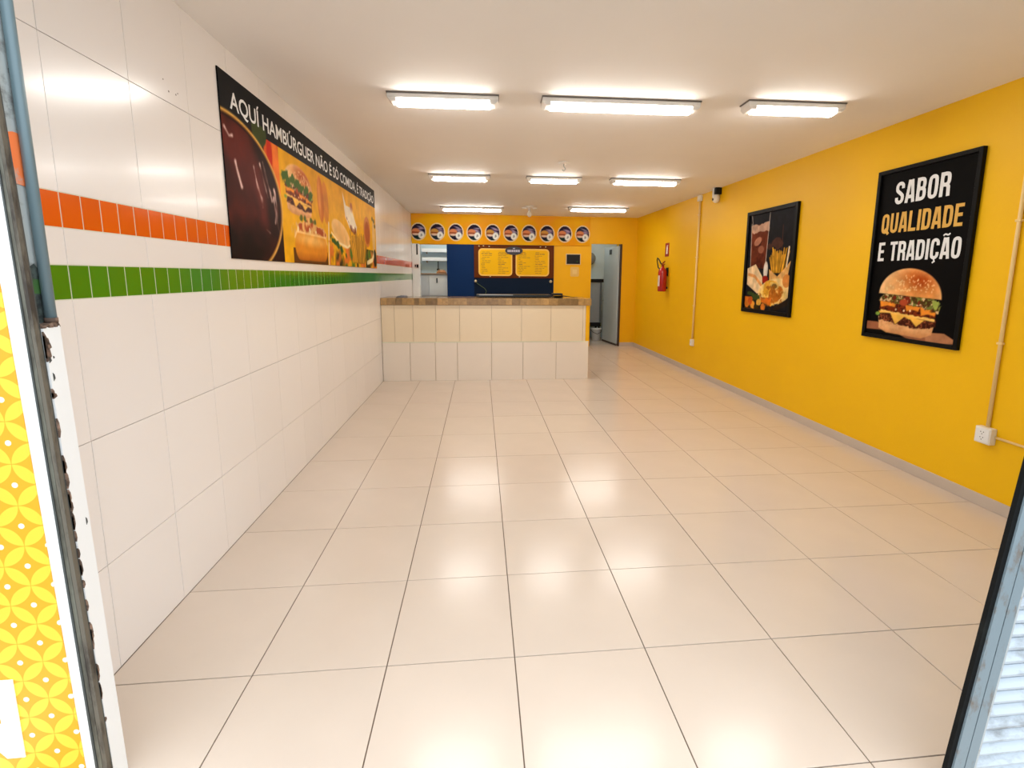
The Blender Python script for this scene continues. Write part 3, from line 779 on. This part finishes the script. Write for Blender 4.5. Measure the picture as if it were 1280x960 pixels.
# right panel: wraps, sandwich, fries, greens
p.mix(p.soft(p.line([(U(.459), V(0)), (U(.470), V(.38))], .012)), (236, 226, 200))
low = ((p.X > U(.462)) & (p.Z < V(.22))).astype(float)
p.mix(low * np.clip((p.noise(5, 31, 3) - .40) * 5, 0, 1), (52, 44, 18)); p.mix(low * np.clip((p.noise(7, 37, 2) - .5) * 6, 0, 1), (214, 116, 40)); p.mix(low * np.clip((p.noise(6, 41, 2) - .57) * 7, 0, 1), (78, 110, 34))
p.mix(p.soft(p.poly([(U(.60), V(.74)), (U(.63), V(.62)), (U(.68), V(.62)), (U(.74), V(.44)), (U(.73), V(.36)), (U(.66), V(.40)), (U(.62), V(.5))])), (232, 216, 190))
p.mix(p.soft(p.poly([(U(.60), V(.60)), (U(.615), V(.55)), (U(.68), V(.38)), (U(.735), V(.355)), (U(.735), V(.42)), (U(.70), V(.40)), (U(.64), V(.48))]) + (p.noise(14, 17, 2) - .5) * .08), (124, 58, 28))
p.mix(p.soft(p.ell(U(.685), V(.62), .06, .06)), (170, 96, 44)); p.mix(p.soft(p.ell(U(.69), V(.50), .14, .10, -40), .03) * .8, (240, 228, 206))
p.mix(p.soft(p.ell(U(.575), V(.31), .37, .125, -12)), (238, 196, 130)); p.mix(p.soft(p.ell(U(.57), V(.32), .30, .09, -12), .04) * .6, (228, 170, 96)); p.mix(p.soft(p.line([(U(.49), V(.30)), (U(.55), V(.22)), (U(.63), V(.195)), (U(.655), V(.22))], .012)), (246, 226, 176))
p.mix(p.soft(p.ell(U(.54), V(.19), .25, .035, -16) + (p.noise(16, 21, 2) - .5) * .06), (50, 80, 24))
fries(p, U(.755), V(.06), .55, .34, 60, 5, (224, 160, 40))
p.mix(p.soft(p.ell(U(.87), V(.43), .20, .20, 8)), (196, 116, 50)); p.mix(p.soft(p.ell(U(.87), V(.42), .14, .15, 8)), (166, 82, 30)); p.mix(p.soft(p.ell(U(.965), V(.38), .10, .26)), (220, 178, 110))
p.mix(p.soft(p.line([(U(.86), V(.06)), (U(.93), V(.1)), (U(.965), V(.2))], .03)), (230, 212, 160)); p.mix(p.soft(p.ell(U(.975), V(.13), .10, .12) + (p.noise(12, 51, 2) - .5) * .08), (40, 36, 22))
for u_, v_ in ((.95, .62), (.975, .60), (.985, .54)): p.mix(p.soft(p.ell(U(u_), V(v_), .045, .03)), (84, 80, 30))
p.c = p.c * np.where(p.Z < V(.775), .92 + .16 * p.noise(11, 91, 3), 1.0)[..., None]
# header band stays clean
p.mix(((p.Z > V(.775)) & (p.ell(cx, cz, rx, rz) > .01) & (p.ell(U(.12), V(.80), .12, .10) > 0)).astype(float), (24, 23, 24))
p.mesh('picture', M['print'], t, 0, 0, -.0072)
text('lettering', 'AQUÍ HAMBÚRGUER NÃO É SÓ COMIDA, É TRADIÇÃO', U(.028), U(.98), V(.823), V(.918), -.0085, M['silver'], t, .013)

# ------------------------------------------------------------------ framed posters on the right wall
def frame(t, w, h, fw, dep):
    box('backing', fw * .5, w - fw * .5, -.012, 0, fw * .5, h - fw * .5, M['black'], t)
    for n, a in (('frame_side', (0, fw, -dep, 0, 0, h)), ('frame_side', (w - fw, w, -dep, 0, 0, h)), ('frame_rail', (fw, w - fw, -dep, 0, 0, fw)), ('frame_rail', (fw, w - fw, -dep, 0, h - fw, h))):
        box(n, *a, M['black'], t, .003)
w2, h2 = .972, 1.497
t = thing('framed_poster', 'black framed lettered poster with tall cheeseburger, nearer on yellow wall', 'poster', (W - .001, 4.412, 1.11), -PI / 2)
frame(t, w2, h2, .034, .035)
p = Paint(w2 - .06, h2 - .06, 190, 300, (10, 9, 9))
u_ = lambda u: u * w2 - .03
v_ = lambda v: v * h2 - .03
p.mix(p.soft(p.poly([(u_(.03), v_(.10)), (u_(.16), v_(.10)), (u_(.60), v_(.0)), (u_(.97), v_(.028)), (u_(.97), v_(.042)), (u_(.86), v_(.075)), (u_(.5), v_(.06)), (u_(.03), v_(.05))])), (150, 92, 62))
p.mix(p.soft(p.poly([(u_(.68), v_(.07)), (u_(.86), v_(.075)), (u_(.97), v_(.042)), (u_(.97), v_(.028)), (u_(.70), v_(.015))])), (176, 118, 80))
burger(p, u_(.47), v_(.042), .655 * w2, .375 * h2, 3)
p.c = p.c * (.86 + .28 * p.noise(16, 92, 4))[..., None]
p.mesh('picture', M['print'], t, .03, .03, -.0135)
block_text('lettering', 'SABOR', w2 * .205, w2 * .745, h2 * .792, h2 * .918, -.015, M['silver'], t)
block_text('lettering', 'QUALIDADE', w2 * .085, w2 * .893, h2 * .630, h2 * .744, -.015, M['gold'], t)
block_text('lettering', 'E TRADIÇÃO', w2 * .08, w2 * .908, h2 * .467, h2 * .578, -.015, M['silver'], t)

w1, h1 = 1.105, 1.335
t = thing('framed_poster', 'black framed poster of iced drink, fries and sandwich, farther on yellow wall', 'poster', (W - .001, 6.677, 1.187), -PI / 2)
frame(t, w1, h1, .05, .035)
p = Paint(w1 - .08, h1 - .08, 190, 230, (24, 24, 28))
u_ = lambda u: u * w1 - .04
v_ = lambda v: v * h1 - .04
p.mix(np.clip((p.Z / p.h - .45) * 1.2, 0, 1) * .6, (40, 40, 46))
# drink
p.mix(p.soft(p.poly([(u_(.09), v_(.86)), (u_(.46), v_(.87)), (u_(.45), v_(.43)), (u_(.12), v_(.46))])), (104, 46, 26))
p.mix(p.soft(p.poly([(u_(.09), v_(.86)), (u_(.46), v_(.87)), (u_(.45), v_(.43)), (u_(.12), v_(.46))])) * np.clip((p.noise(7, 2, 3) - .5) * 4, 0, 1), (52, 16, 10))
p.mix(p.soft(p.poly([(u_(.09), v_(.86)), (u_(.46), v_(.87)), (u_(.46), v_(.79)), (u_(.10), v_(.78))]) + (p.noise(12, 3, 2) - .5) * .05), (190, 150, 126))
p.mix(p.soft(p.ell(u_(.25), v_(.70), .09, .05, 20)), (170, 112, 86)); p.mix(p.soft(p.ell(u_(.33), v_(.62), .07, .05)), (140, 84, 62))
for pts in ([(u_(.09), v_(.88)), (u_(.12), v_(.46))], [(u_(.47), v_(.98)), (u_(.445), v_(.44))], [(u_(.08), v_(.97)), (u_(.12), v_(.86))]): p.mix(p.soft(p.line(pts, .007)) * .8, (220, 200, 184))
p.mix(p.soft(p.line([(u_(.74), v_(.82)), (u_(.75), v_(.55))], .008)) * .5, (120, 60, 40))
p.mix(p.soft(p.ell(u_(.62), v_(.66), .12, .06) + (p.noise(10, 13, 2) - .5) * .12), (70, 44, 36))
# fries in paper
fries(p, u_(.70), v_(.40), .30, .30, 34, 2, (238, 170, 44))
p.mix(p.soft(p.poly([(u_(.53), v_(.43)), (u_(.56), v_(.28)), (u_(.88), v_(.30)), (u_(.93), v_(.50)), (u_(.84), v_(.44)), (u_(.70), v_(.36))])), (224, 168, 96))
p.mix(p.soft(p.ell(u_(.46), v_(.42), .05, .11)), (226, 214, 200)); p.mix(p.soft(p.ell(u_(.46), v_(.33), .07, .05)), (150, 30, 20))
p.mix(p.soft(p.line([(u_(.88), v_(.62)), (u_(.86), v_(.45))], .012)), (236, 220, 190))
# bread wrap left
p.mix(p.soft(p.poly([(u_(.06), v_(.44)), (u_(.24), v_(.48)), (u_(.40), v_(.36)), (u_(.42), v_(.24)), (u_(.32), v_(.19)), (u_(.07), v_(.28))])), (228, 196, 150)); p.mix(p.soft(p.line([(u_(.1), v_(.38)), (u_(.24), v_(.36)), (u_(.40), v_(.27))], .02)) * .7, (214, 128, 56))
# plate and patties
p.mix(p.soft(p.ell(u_(.66), v_(.22), .36, .16, 6)), (236, 200, 130)); p.mix(p.soft(p.ell(u_(.60), v_(.21), .20, .15) + (p.noise(14, 6, 3) - .5) * .09), (226, 164, 50))
p.mix(p.soft(p.ell(u_(.70), v_(.19), .16, .10, 20) + (p.noise(14, 26, 3) - .5) * .07), (186, 104, 30)); p.mix(p.soft(p.ell(u_(.66), v_(.27), .09, .05)), (214, 170, 90)); p.mix(p.soft(p.ell(u_(.66), v_(.27), .06, .03)), (120, 90, 40))
p.mix(p.soft(p.ell(u_(.88), v_(.32), .08, .08)), (206, 130, 60))
p.mix(p.soft(p.ell(u_(.62), v_(.20), .30, .15)) * np.clip((p.noise(16, 61, 3) - .5) * 5, 0, 1) * .8, (246, 206, 110)); p.mix(p.soft(p.ell(u_(.62), v_(.18), .28, .13)) * np.clip((p.noise(20, 67, 3) - .55) * 6, 0, 1) * .8, (150, 84, 24))
# greens and tomato at the bottom
lo = (p.Z < v_(.16)).astype(float) * (p.X < u_(.62))
p.mix(lo * np.clip((p.noise(9, 4, 3) - .36) * 5, 0, 1), (54, 40, 16)); p.mix(lo * np.clip((p.noise(8, 9, 2) - .50) * 6, 0, 1), (208, 108, 30)); p.mix(lo * np.clip((p.noise(9, 19, 2) - .58) * 7, 0, 1), (120, 40, 20))
p.mix(p.soft(p.ell(u_(.25), v_(.17), .17, .04, -12) + (p.noise(18, 71, 2) - .5) * .06), (58, 74, 34))
for a_, b_, c_ in ((.10, .09, (214, 120, 36)), (.24, .08, (226, 150, 52)), (.36, .11, (232, 176, 70)), (.46, .07, (206, 116, 40)), (.17, .12, (190, 84, 30))): p.mix(p.soft(p.ell(u_(a_), v_(b_), .055, .05, 30) + (p.noise(20, 73, 2) - .5) * .04), c_)
p.mix(p.soft(p.line([(u_(.70), v_(.06)), (u_(.97), v_(.14))], .03)), (36, 26, 18))
p.c = p.c * (.78 + .44 * p.noise(13, 93, 4))[..., None]
p.mesh('picture', M['print'], t, .04, .04, -.0135)

# ------------------------------------------------------------------ sign strip and round signs on the beam
t = thing('sign_strip', 'mottled orange yellow strip panel under the ceiling at the back', 'sign', (0.006, YB, 2.345))
p = Paint(4.05, .64, 200, 34, (232, 172, 22))
p.mix(np.clip((p.noise(1.7, 5, 3) - .45) * 3.5, 0, 1), (226, 150, 20)); p.mix(np.clip((p.noise(2.4, 9, 3) - .52) * 4, 0, 1) * .7, (232, 152, 50))
box('panel', 0, 4.05, -.02, -.001, 0, .64, M['yellow2'], t)
p.mesh('print', M['print'], t, 0, 0, -.0212)
def round_sign(i, x, ordn):
    t = thing('round_sign', 'round white rimmed burger picture sign, %s on the orange strip' % ordn, 'sign', (x, YB - .0213, 2.608), 0, 'round picture signs on the strip')
    rx, rz, n = .175, .195, 32
    bm = bmesh.new(); add_poly(bm, [(rx * math.cos(2 * PI * k / n), rz * math.sin(2 * PI * k / n)) for k in range(n)], -.012, 0); from_bm('rim', bm, M['rim'], t)
    ax, az = .158, .178
    p = Paint(2 * ax, 2 * az, 34, 38, (32, 24, 44))
    rr = np.random.RandomState(i + 3)
    j = lambda s: rr.uniform(-s, s)
    p.mix(np.clip((p.noise(9, i, 2) - .5) * 4, 0, 1), (50, 32, 66) if i % 3 else (40, 52, 74))
    p.mix((p.Z < .1) * np.clip((p.noise(10, i + 20, 2) - .4) * 3, 0, 1), (22, 52, 48))
    for k in range(3): p.mix(p.soft(p.ell(ax * 1.35 + j(.02), az * (1.5 - .18 * k) + j(.01), .07, .014, -12 + j(14))), (150 + 20 * (k == 1), 140, 170))
    p.mix(p.soft(p.ell(ax * .62, az * .98, .095, .075)), (206, 128, 84) if i % 3 != 1 else (190, 140, 66)); p.mix(p.soft(p.line([(.03, az * .92), (ax * 1.1, az * .88)], .012)), (120, 48, 30)); p.mix(p.soft(p.ell(ax * .65, az * .66, .08, .022)), (216, 190, 170))
    p.mix(p.soft(p.ell(ax * 1.42, az * .58, .070, .080)), (226, 226, 220)); p.mix(p.soft(p.line([(ax * 1.36, az * .46), (ax * 1.42 + j(.01), az * .7), (ax * 1.5, az * .55)], .010)), (120, 124, 126))
    o = p.mesh('picture', M['print'], t, -ax, -az, -.0135)
    bm = bmesh.new(); bm.from_mesh(o.data)
    dele = [v for v in bm.verts if (v.co.x / ax) ** 2 + (v.co.z / az) ** 2 > 1.0]
    bmesh.ops.delete(bm, geom=dele, context='VERTS'); bm.to_mesh(o.data); bm.free()
ords = ['first from left', 'second from left', 'third from left', 'fourth from left', 'fifth from left', 'fifth from right', 'fourth from right', 'third from right', 'second from right', 'last at right']
for i in range(10):
    round_sign(i, .160 + i * (3.873 - .160) / 9, ords[i])

# ------------------------------------------------------------------ menu board on the blue wall
t = thing('menu_board', 'brown menu board with two yellow panels and an oval plaque, on navy wall', 'menu board', (1.385, YB - .005, 1.60))
mw, mh = 1.825, .735
box('backboard', 0, mw, -.03, 0, 0, mh, M['menubrown'], t, .004)
def menu_panel(x0, x1, seed):
    bm = bmesh.new(); add_poly(bm, rounded(x0, x1, .045, .66, .085), -.042, -.03); o = from_bm('menu_panel', bm, M['menuborder'], t)
    bm = bmesh.new(); add_poly(bm, rounded(x0 + .028, x1 - .028, .073, .632, .065), -.046, -.042); from_bm('panel_face', bm, M['menuyellow'], o)
    rr = random.Random(seed); bm = bmesh.new()
    for c in range(2):
        for r in range(13):
            zz = .105 + r * .039; xx = x0 + .06 + c * (x1 - x0 - .06) * .52 + rr.uniform(0, .03)
            n_w = rr.randint(1, 3)
            for q in range(n_w):
                wl_ = rr.uniform(.03, .10); hh = .016 if r % 6 == 5 else .010
                add_box(bm, xx, xx + wl_, -.048, -.046, zz, zz + hh); xx += wl_ + .012
                if xx > x0 + (x1 - x0) * (.48 if c == 0 else .9): break
    l_ = from_bm('menu_lines', bm, M['menutext'], o); l_['kind'] = 'stuff'
menu_panel(.10, .87, 1); menu_panel(.945, 1.72, 2)
bm = bmesh.new(); n = 28; add_poly(bm, [(.905 + .20 * math.cos(2 * PI * k / n), .615 + .095 * math.sin(2 * PI * k / n)) for k in range(n)], -.060, -.046); pq = from_bm('plaque', bm, M['plaque'], t)
bm = bmesh.new(); rr = random.Random(8); x = .76
while x < 1.04:
    w_ = rr.uniform(.018, .03); add_box(bm, x, x + w_, -.063, -.060, .585, .635); x += w_ + .008
add_box(bm, .88, .93, -.063, -.060, .655, .675, .004)
from_bm('plaque_lettering', bm, M['plaquetext'], pq)
for x, z in ((.10, .70), (.2, .705), (.33, .695), (1.5, .70), (1.62, .70), (.35, .022), (1.02, .02)): box('clip', x, x + .03, -.034, -.03, z, z + .02, M['brass'], t, .004)
t = thing('wall_panel', 'dark navy splash panel below the brown menu board', 'panel', (1.385, YB - .005, 1.02))
box('board', 0, 1.825, -.012, 0, 0, .578, M['navy'], t, .003)
for x in (.03, 1.76):
    bm = bmesh.new(); add_tube(bm, [(x, -.012, .505), (x, -.042, .505), (x, -.057, .505)], [.018, .034, .022], 14); from_bm('knob', bm, M['brass'], t, True)
bm = bmesh.new(); add_tube(bm, [(1.42, YB - .05, 1.50), (1.50, YB - .045, 1.44), (1.62, YB - .03, 1.36), (1.66, YB - .03, 1.30), (1.63, YB - .03, 1.22)], .008, 8)
tag(from_bm('green_cord', bm, mat('dark_green_cord', rgb(74, 92, 60), .6), None, True), 'thin green cord hanging from the knob left of the splash panel', 'cord')

# black wall screen and pale switch plate on the yellow part
t = thing('wall_screen', 'small black rectangular screen in white rim on back yellow wall', 'screen', (3.672, YB, 2.04))
box('rim', -.175, .175, -.025, 0, -.125, .125, M['rim'], t, .004); box('glass', -.157, .157, -.029, -.025, -.108, .108, M['dark'], t); box('indicator', .08, .1, -.031, -.029, -.06, -.045, M['green'], t)
t = thing('wall_plate', 'faded pale square plate under the black wall screen', 'plate', (3.712, YB, 1.755))
bm = bmesh.new(); add_poly(bm, rounded(-.10, .10, -.11, .11, .03), -.008, 0); from_bm('cover', bm, mat('pale_tan_plastic', rgb(224, 182, 96), .5), t); box('button', -.05, .05, -.012, -.008, -.055, .055, mat('pale_button', rgb(230, 196, 124), .4), t, .003)

# ------------------------------------------------------------------ counter
t = thing('service_counter', 'long tiled service counter with brown stone edge, across the back', 'counter', (0, CY, 0))
bm = bmesh.new(); add_box(bm, .002, 3.25, .02, .62, 0, 1.19); add_box(bm, .002, 3.252, .008, .02, 0, .612)
from_bm('body', bm, mat('counter_joint', rgb(186, 166, 136), .8), t)
box('side_cheek', 3.205, 3.258, .004, .62, .614, 1.19, M['yellow2'], t)
ux = [.004, .201, .482, .827, 1.197, 1.695, 2.169, 2.638, 3.156, 3.205]
for a, b_ in zip(ux, ux[1:]): box('upper_tile', a + .002, b_ - .002, .006, .02, .618, 1.19, M['countertile'], t, .0015)
lx = [.004, .425, .813, 1.156, 1.692, 2.194, 2.729, 3.256]
for a, b_ in zip(lx, lx[1:]): box('lower_tile', a + .003, b_ - .003, -.006, .008, .0, .606, M['counterlow'], t, .0015)
box('ledge', .002, 3.256, -.006, .02, .606, .618, M['lightgrout'], t)
box('worktop', .002, 3.285, -.012, .70, 1.19, 1.300, M['stone'], t, .004)
ex = [.004, .10, .234, .325, .399, .51, .581, .68, .763, .86, .946, 1.03, 1.115, 1.22, 1.315, 1.42, 1.516, 1.647, 1.803, 1.922, 2.016, 2.142, 2.243, 2.466, 2.6, 2.747, 2.86, 2.956, 3.07, 3.166, 3.282]
for a, b_ in zip(ex, ex[1:]): box('edge_tile', a + .002, b_ - .002, -.020, -.010, 1.196, 1.297, M['mosaic'], t, .002)

# things behind / on the counter
t = thing('griddle', 'low black griddle with steel front lip behind counter', 'griddle', (2.08, CY + .34, 1.30))
box('plate', -.62, .60, -.03, .30, .008, .045, M['griddle'], t, .004); box('steel_lip', -.58, -.03, -.05, -.031, .036, .046, M['steel'], t, .002)
bm = bmesh.new()
for sx in (-.55, .55):
    for sy in (0, .25): add_tube(bm, [(sx, sy, 0), (sx, sy, .012)], .02, 10)
from_bm('foot', bm, M['dark'], t)
t = thing('flat_pan', 'black flat pan with long handle lying on counter right end', 'pan', (2.80, CY + .34, 1.30))
bm = bmesh.new(); add_lathe(bm, [(.07, 0), (.10, .028), (.104, .03), (.098, .03), (.066, .006)][:3], 22); add_box(bm, -.1, .06, -.11, .11, .042, .072, .006); from_bm('pan_body', bm, M['griddle'], t)
bm = bmesh.new(); add_poly(bm, [(.05, .022), (.32, .004), (.33, .0), (.05, .04)], -.02, .02); from_bm('handle', bm, M['griddle'], t)
t = thing('folded_cloth', 'small crumpled grey cloth on counter left end', 'cloth', (.30, CY + .22, 1.30))
bm = bmesh.new(); bmesh.ops.create_icosphere(bm, subdivisions=3, radius=1)
for v in bm.verts:
    r_ = 1 + .22 * math.sin(7 * v.co.x + 3) * math.cos(6 * v.co.y); v.co = Vector((v.co.x * .09 * r_, v.co.y * .05 * r_, max(0, v.co.z * .032 * r_)))
from_bm('fabric', bm, mat('grey_cloth', rgb(110, 112, 122), .9, noise=.2), t, True)

# ------------------------------------------------------------------ kitchen seen through the left opening
t = thing('kitchen_cabinet', 'white two door kitchen cabinet with brown worktop, in left opening', 'cabinet', (.30, 12.72, 0))
K0, K1 = -.26, .70
box('carcass', K0, K1, 0, .5, 1.14, 1.66, M['cabinet'], t); box('plinth', K0, K1, .03, .5, 0, 1.14, M['greybox'], t)
for a, b_, mt in ((K0 + .01, -.055, M['cabinet']), (-.035, K1 - .01, M['white'])):
    d = box('cabinet_door', a, b_, -.02, 0, 1.15, 1.645, mt, t, .003)
    if a > -.1: box('handle', .14, .17, -.04, -.02, 1.46, 1.58, M['dark'], d, .004)
box('worktop', K0, K1, -.05, .5, 1.66, 1.70, M['shelfwood'], t, .004)
for i, (z, lab) in enumerate(((2.262, 'upper white wall shelf in kitchen opening'), (2.041, 'lower white wall shelf in kitchen opening'))):
    s = thing('wall_shelf', lab, 'shelf', (.45, YR, z), 0, 'kitchen wall shelves')
    box('board', -.40, .48, -.25, 0, -.03, 0, M['white'], s, .003)
    box('fascia', -.40, .48, -.262, -.25, -.028, .06, M['board'], s)
    for x in (-.3, .35): box('bracket', x, x + .02, -.2, 0, -.07, -.03, M['shelfwood'], s)
t = thing('utensil', 'dark ladle hanging above the kitchen worktop', 'utensil', (.47, 13.0, 1.93))
bm = bmesh.new(); add_tube(bm, [(0, 0, .065), (0, 0, -.13)], .014, 10); from_bm('handle', bm, M['griddle'], t, True)
bm = bmesh.new(); add_lathe(bm, [(.012, -.17), (.035, -.15), (.04, -.125), (.036, -.12)], 14); from_bm('bowl', bm, M['dark'], t, True)
t = thing('loaf', 'brown crusty loaf on the kitchen worktop', 'bread', (.56, 12.82, 1.70))
bm = bmesh.new(); bmesh.ops.create_uvsphere(bm, u_segments=18, v_segments=10, radius=1)
for v in bm.verts: v.co = Vector((v.co.x * .13, v.co.y * .07, max(0, v.co.z * .085)))
from_bm('crust', bm, M['loaf'], t, True)
bm = bmesh.new()
for x in (-.06, 0, .06): add_tube(bm, [(x - .02, -.05, .062), (x, 0, .086), (x + .02, .05, .062)], .006, 6)
from_bm('score', bm, mat('pale_score', rgb(206, 164, 116), .7), t, True)

# ------------------------------------------------------------------ rear room seen through the door
t = thing('freezer', 'grey cabinet with black top inside the right rear room', 'cabinet', (4.43, 12.95, 0))
box('body', -.37, .26, 0, .45, .45, 1.5, M['greybox'], t, .004); box('top', -.37, .30, -.03, .45, 1.5, 1.585, M['dark'], t, .006); box('black_base_rail', -.37, .26, .02, .45, .34, .45, M['dark'], t)  # grey body, black top and a black plinth rail below
bm = bmesh.new(); add_box(bm, -.365, -.31, -.006, 0, .46, 1.49); add_box(bm, .205, .255, -.006, 0, .46, 1.49); from_bm('edge_strip', bm, mat('dark_grey_strip', rgb(92, 98, 100), .5), t)
bm = bmesh.new()
for x in (-.34, .2):
    for y in (.05, .4): add_box(bm, x, x + .04, y, y + .04, 0, .34)
from_bm('leg', bm, M['dark'], t)
t = thing('bucket', 'white bucket on floor under the grey rear room cabinet', 'bucket', (4.52, 12.76, 0))
bm = bmesh.new(); add_lathe(bm, [(.10, 0), (.135, .29), (.145, .295), (.145, .31), (.125, .31), (.12, .28), (.09, .02)], 22); from_bm('pail', bm, M['white'], t, True)
bm = bmesh.new(); add_tube(bm, [(-.14, 0, .28), (-.1, -.10, .22), (0, -.15, .18), (.1, -.10, .22), (.14, 0, .28)], .006, 8); from_bm('handle', bm, M['dark'], t, True)
t = thing('wall_fan', 'grey wall fan at upper left inside the right rear room', 'fan', (4.42, YR, 2.10))
bm = bmesh.new(); add_tube(bm, [(0, 0, 0), (0, -.08, 0), (0, -.1, .02)], .03, 12); from_bm('bracket', bm, M['greybox'], t, True)
bm = bmesh.new(); add_lathe(bm, [(.06, 0), (.16, .03), (.165, .06), (.12, .09), (.04, .1)], 22)
bmesh.ops.rotate(bm, verts=bm.verts, cent=(0, 0, 0), matrix=Matrix.Rotation(PI / 2, 3, 'X')); bmesh.ops.translate(bm, verts=bm.verts, vec=(0, -.1, .02)); from_bm('cage', bm, mat('grey_plastic', rgb(116, 122, 124), .5), t, True)
# unseen lamps added above the lintels to brighten the two rear rooms
def added_room_lamp(x, y, pw, label):
    t = thing('added_ceiling_lamp', label, 'ceiling light', (x, y, ZC), 0)
    bm = bmesh.new(); add_lathe(bm, [(.12, 0), (.12, -.02), (.1, -.03)], 20); from_bm('base', bm, M['housing'], t, True)
    bm = bmesh.new(); add_lathe(bm, [(.10, -.03), (.105, -.06), (.08, -.095), (.03, -.11)], 20); from_bm('globe', bm, emit('added_lit_globe', (.86, .95, 1.0, 1), pw), t, True)
added_room_lamp(4.5, 12.35, 40, 'round cool white lamp added unseen on the right rear room ceiling')
added_room_lamp(.5, 12.25, 70, 'round cool white lamp added unseen on the kitchen ceiling')

# ------------------------------------------------------------------ right wall fittings (local: x = -Y, -y = into room)
t = thing('fire_extinguisher', 'red fire extinguisher with white label hanging on yellow wall', 'extinguisher', (W, 9.62, 1.37), -PI / 2)
off = -.105
bm = bmesh.new(); add_lathe(bm, [(.07, 0), (.082, .012), (.082, .37), (.072, .42), (.04, .455), (.026, .47), (.026, .49)], 26, (0, off, 0)); from_bm('cylinder', bm, M['red'], t, True)
bm = bmesh.new(); n = 14
A = []; B = []
for k in range(n + 1):
    a = math.radians(-185 + 130 * k / n); x_, y_ = .0835 * math.cos(a), off + .0835 * math.sin(a)
    A.append(bm.verts.new((x_, y_, .10))); B.append(bm.verts.new((x_, y_, .31)))
for k in range(n): bm.faces.new((A[k], A[k + 1], B[k + 1], B[k]))
from_bm('label', bm, M['label'], t, True)
bm = bmesh.new(); add_box(bm, -.022, .022, off - .022, off + .022, .49, .53, .006); add_poly(bm, [(-.02, .53), (.10, .575), (.10, .588), (-.02, .548)], off - .01, off + .01); add_poly(bm, [(.0, .50), (.09, .525), (.09, .535), (.0, .515)], off - .01, off + .01); from_bm('valve_handle', bm, M['redsign'], t)
bm = bmesh.new(); add_tube(bm, [(-.02, off, .51), (-.07, off - .02, .55), (-.15, off - .035, .63), (-.21, off - .04, .655), (-.25, off - .03, .62), (-.25, off - .02, .55), (-.20, off - .02, .47), (-.13, off - .01, .43), (-.085, off, .40), (-.086, off, .2)], .012, 10); from_bm('hose', bm, M['dark'], t, True)
box('wall_bracket', -.03, .03, -.028, 0, .30, .46, M['dark'], t); box('bottom_band', -.03, .03, -.03, 0, .05, .09, M['dark'], t)
t = thing('extinguisher_sign', 'small red sign with white symbol above fire extinguisher', 'sign', (W, 9.70, 2.05), -PI / 2)
box('plate', -.10, .10, -.006, 0, 0, .26, M['redsign'], t)
bm = bmesh.new(); add_poly(bm, [(-.03, .05), (.03, .05), (.03, .17), (.012, .195), (.012, .215), (-.012, .215), (-.012, .195), (-.03, .17)], -.008, -.006); add_poly(bm, [(.012, .205), (.05, .22), (.05, .21), (.012, .195)], -.008, -.006); from_bm('symbol', bm, M['letter'], t)

def conduit(label, y, z0, z1, r, horiz=None):
    t = thing('conduit', label, 'conduit', (W - .002, y, z0), -PI / 2)
    bm = bmesh.new(); add_tube(bm, [(0, -r, 0), (0, -r, z1 - z0)], r, 12); from_bm('tube', bm, M['conduit'], t, True)
    for f in (.25, .6, .9): box('clip', -r * 1.5, r * 1.5, -r * 2.2, 0, (z1 - z0) * f, (z1 - z0) * f + .016, M['conduit'], t, .002)
    if horiz:
        bm = bmesh.new(); add_tube(bm, [(.06, -r * .7, horiz[0]), (horiz[1], -r * .7, horiz[2])], r * .7, 12); from_bm('branch_tube', bm, M['conduit'], t, True)
conduit('nearer cream conduit rising from the double outlet box', 3.134, .595, ZC, .0125, (-.06, 1.4, -.075))
conduit('farther cream conduit rising behind the drink poster', 8.26, .58, ZC - .10, .017)
def outlet(label, y, z0, w, h, d, n):
    t = thing('wall_outlet', label, 'outlet', (W, y, z0), -PI / 2)
    bm = bmesh.new(); add_box(bm, -w / 2, w / 2, -d, 0, 0, h, .005, 2); from_bm('box', bm, M['outlet'], t)
    f = box('faceplate', -w * .42, w * .42, -d - .005, -d + .001, h * .08, h * .92, M['white'], t, .003)
    bm = bmesh.new()
    for k in range(n):
        cz = h * ((k + 1) / (n + 1))
        for dx, dz in ((-.010, .006), (.010, .006), (0, -.009)): add_tube(bm, [(dx, -d - .0065, cz + dz), (dx, -d - .004, cz + dz)], .0034, 8)
    from_bm('socket_hole', bm, M['dark'], f)
outlet('white surface outlet box with two sockets, under nearer conduit', 3.134, .475, .115, .12, .05, 2)
outlet('small white outlet box under the farther conduit', 8.26, .475, .08, .115, .045, 1)
t = thing('junction_box', 'small cream junction box at the top of farther conduit', 'junction box', (W, 8.26, 2.90), -PI / 2)
box('box', -.05, .05, -.05, 0, 0, .09, M['outlet'], t, .005); bm = bmesh.new(); add_tube(bm, [(0, -.025, .085), (0, -.025, ZC - 2.90)], .012, 10); from_bm('stub_tube', bm, M['conduit'], t, True)
t = thing('security_camera', 'small white camera with dark bracket at top of yellow wall', 'camera', (W, 7.60, 2.80), -PI / 2)
box('mount', -.06, .06, -.10, 0, .10, .20, M['dark'], t, .006); box('spacer', -.018, .012, -.115, -.10, .06, .2, M['white'], t)
bm = bmesh.new(); add_lathe(bm, [(.02, -.02), (.045, .0), (.052, .05), (.045, .10), (.02, .11)], 18, (0, -.06, 0)); from_bm('dome', bm, M['outlet'], t, True)
bm = bmesh.new(); add_tube(bm, [(0, -.108, .03), (0, -.116, .03)], .018, 14); from_bm('lens', bm, M['dark'], t, True)

bpy.context.view_layer.update()
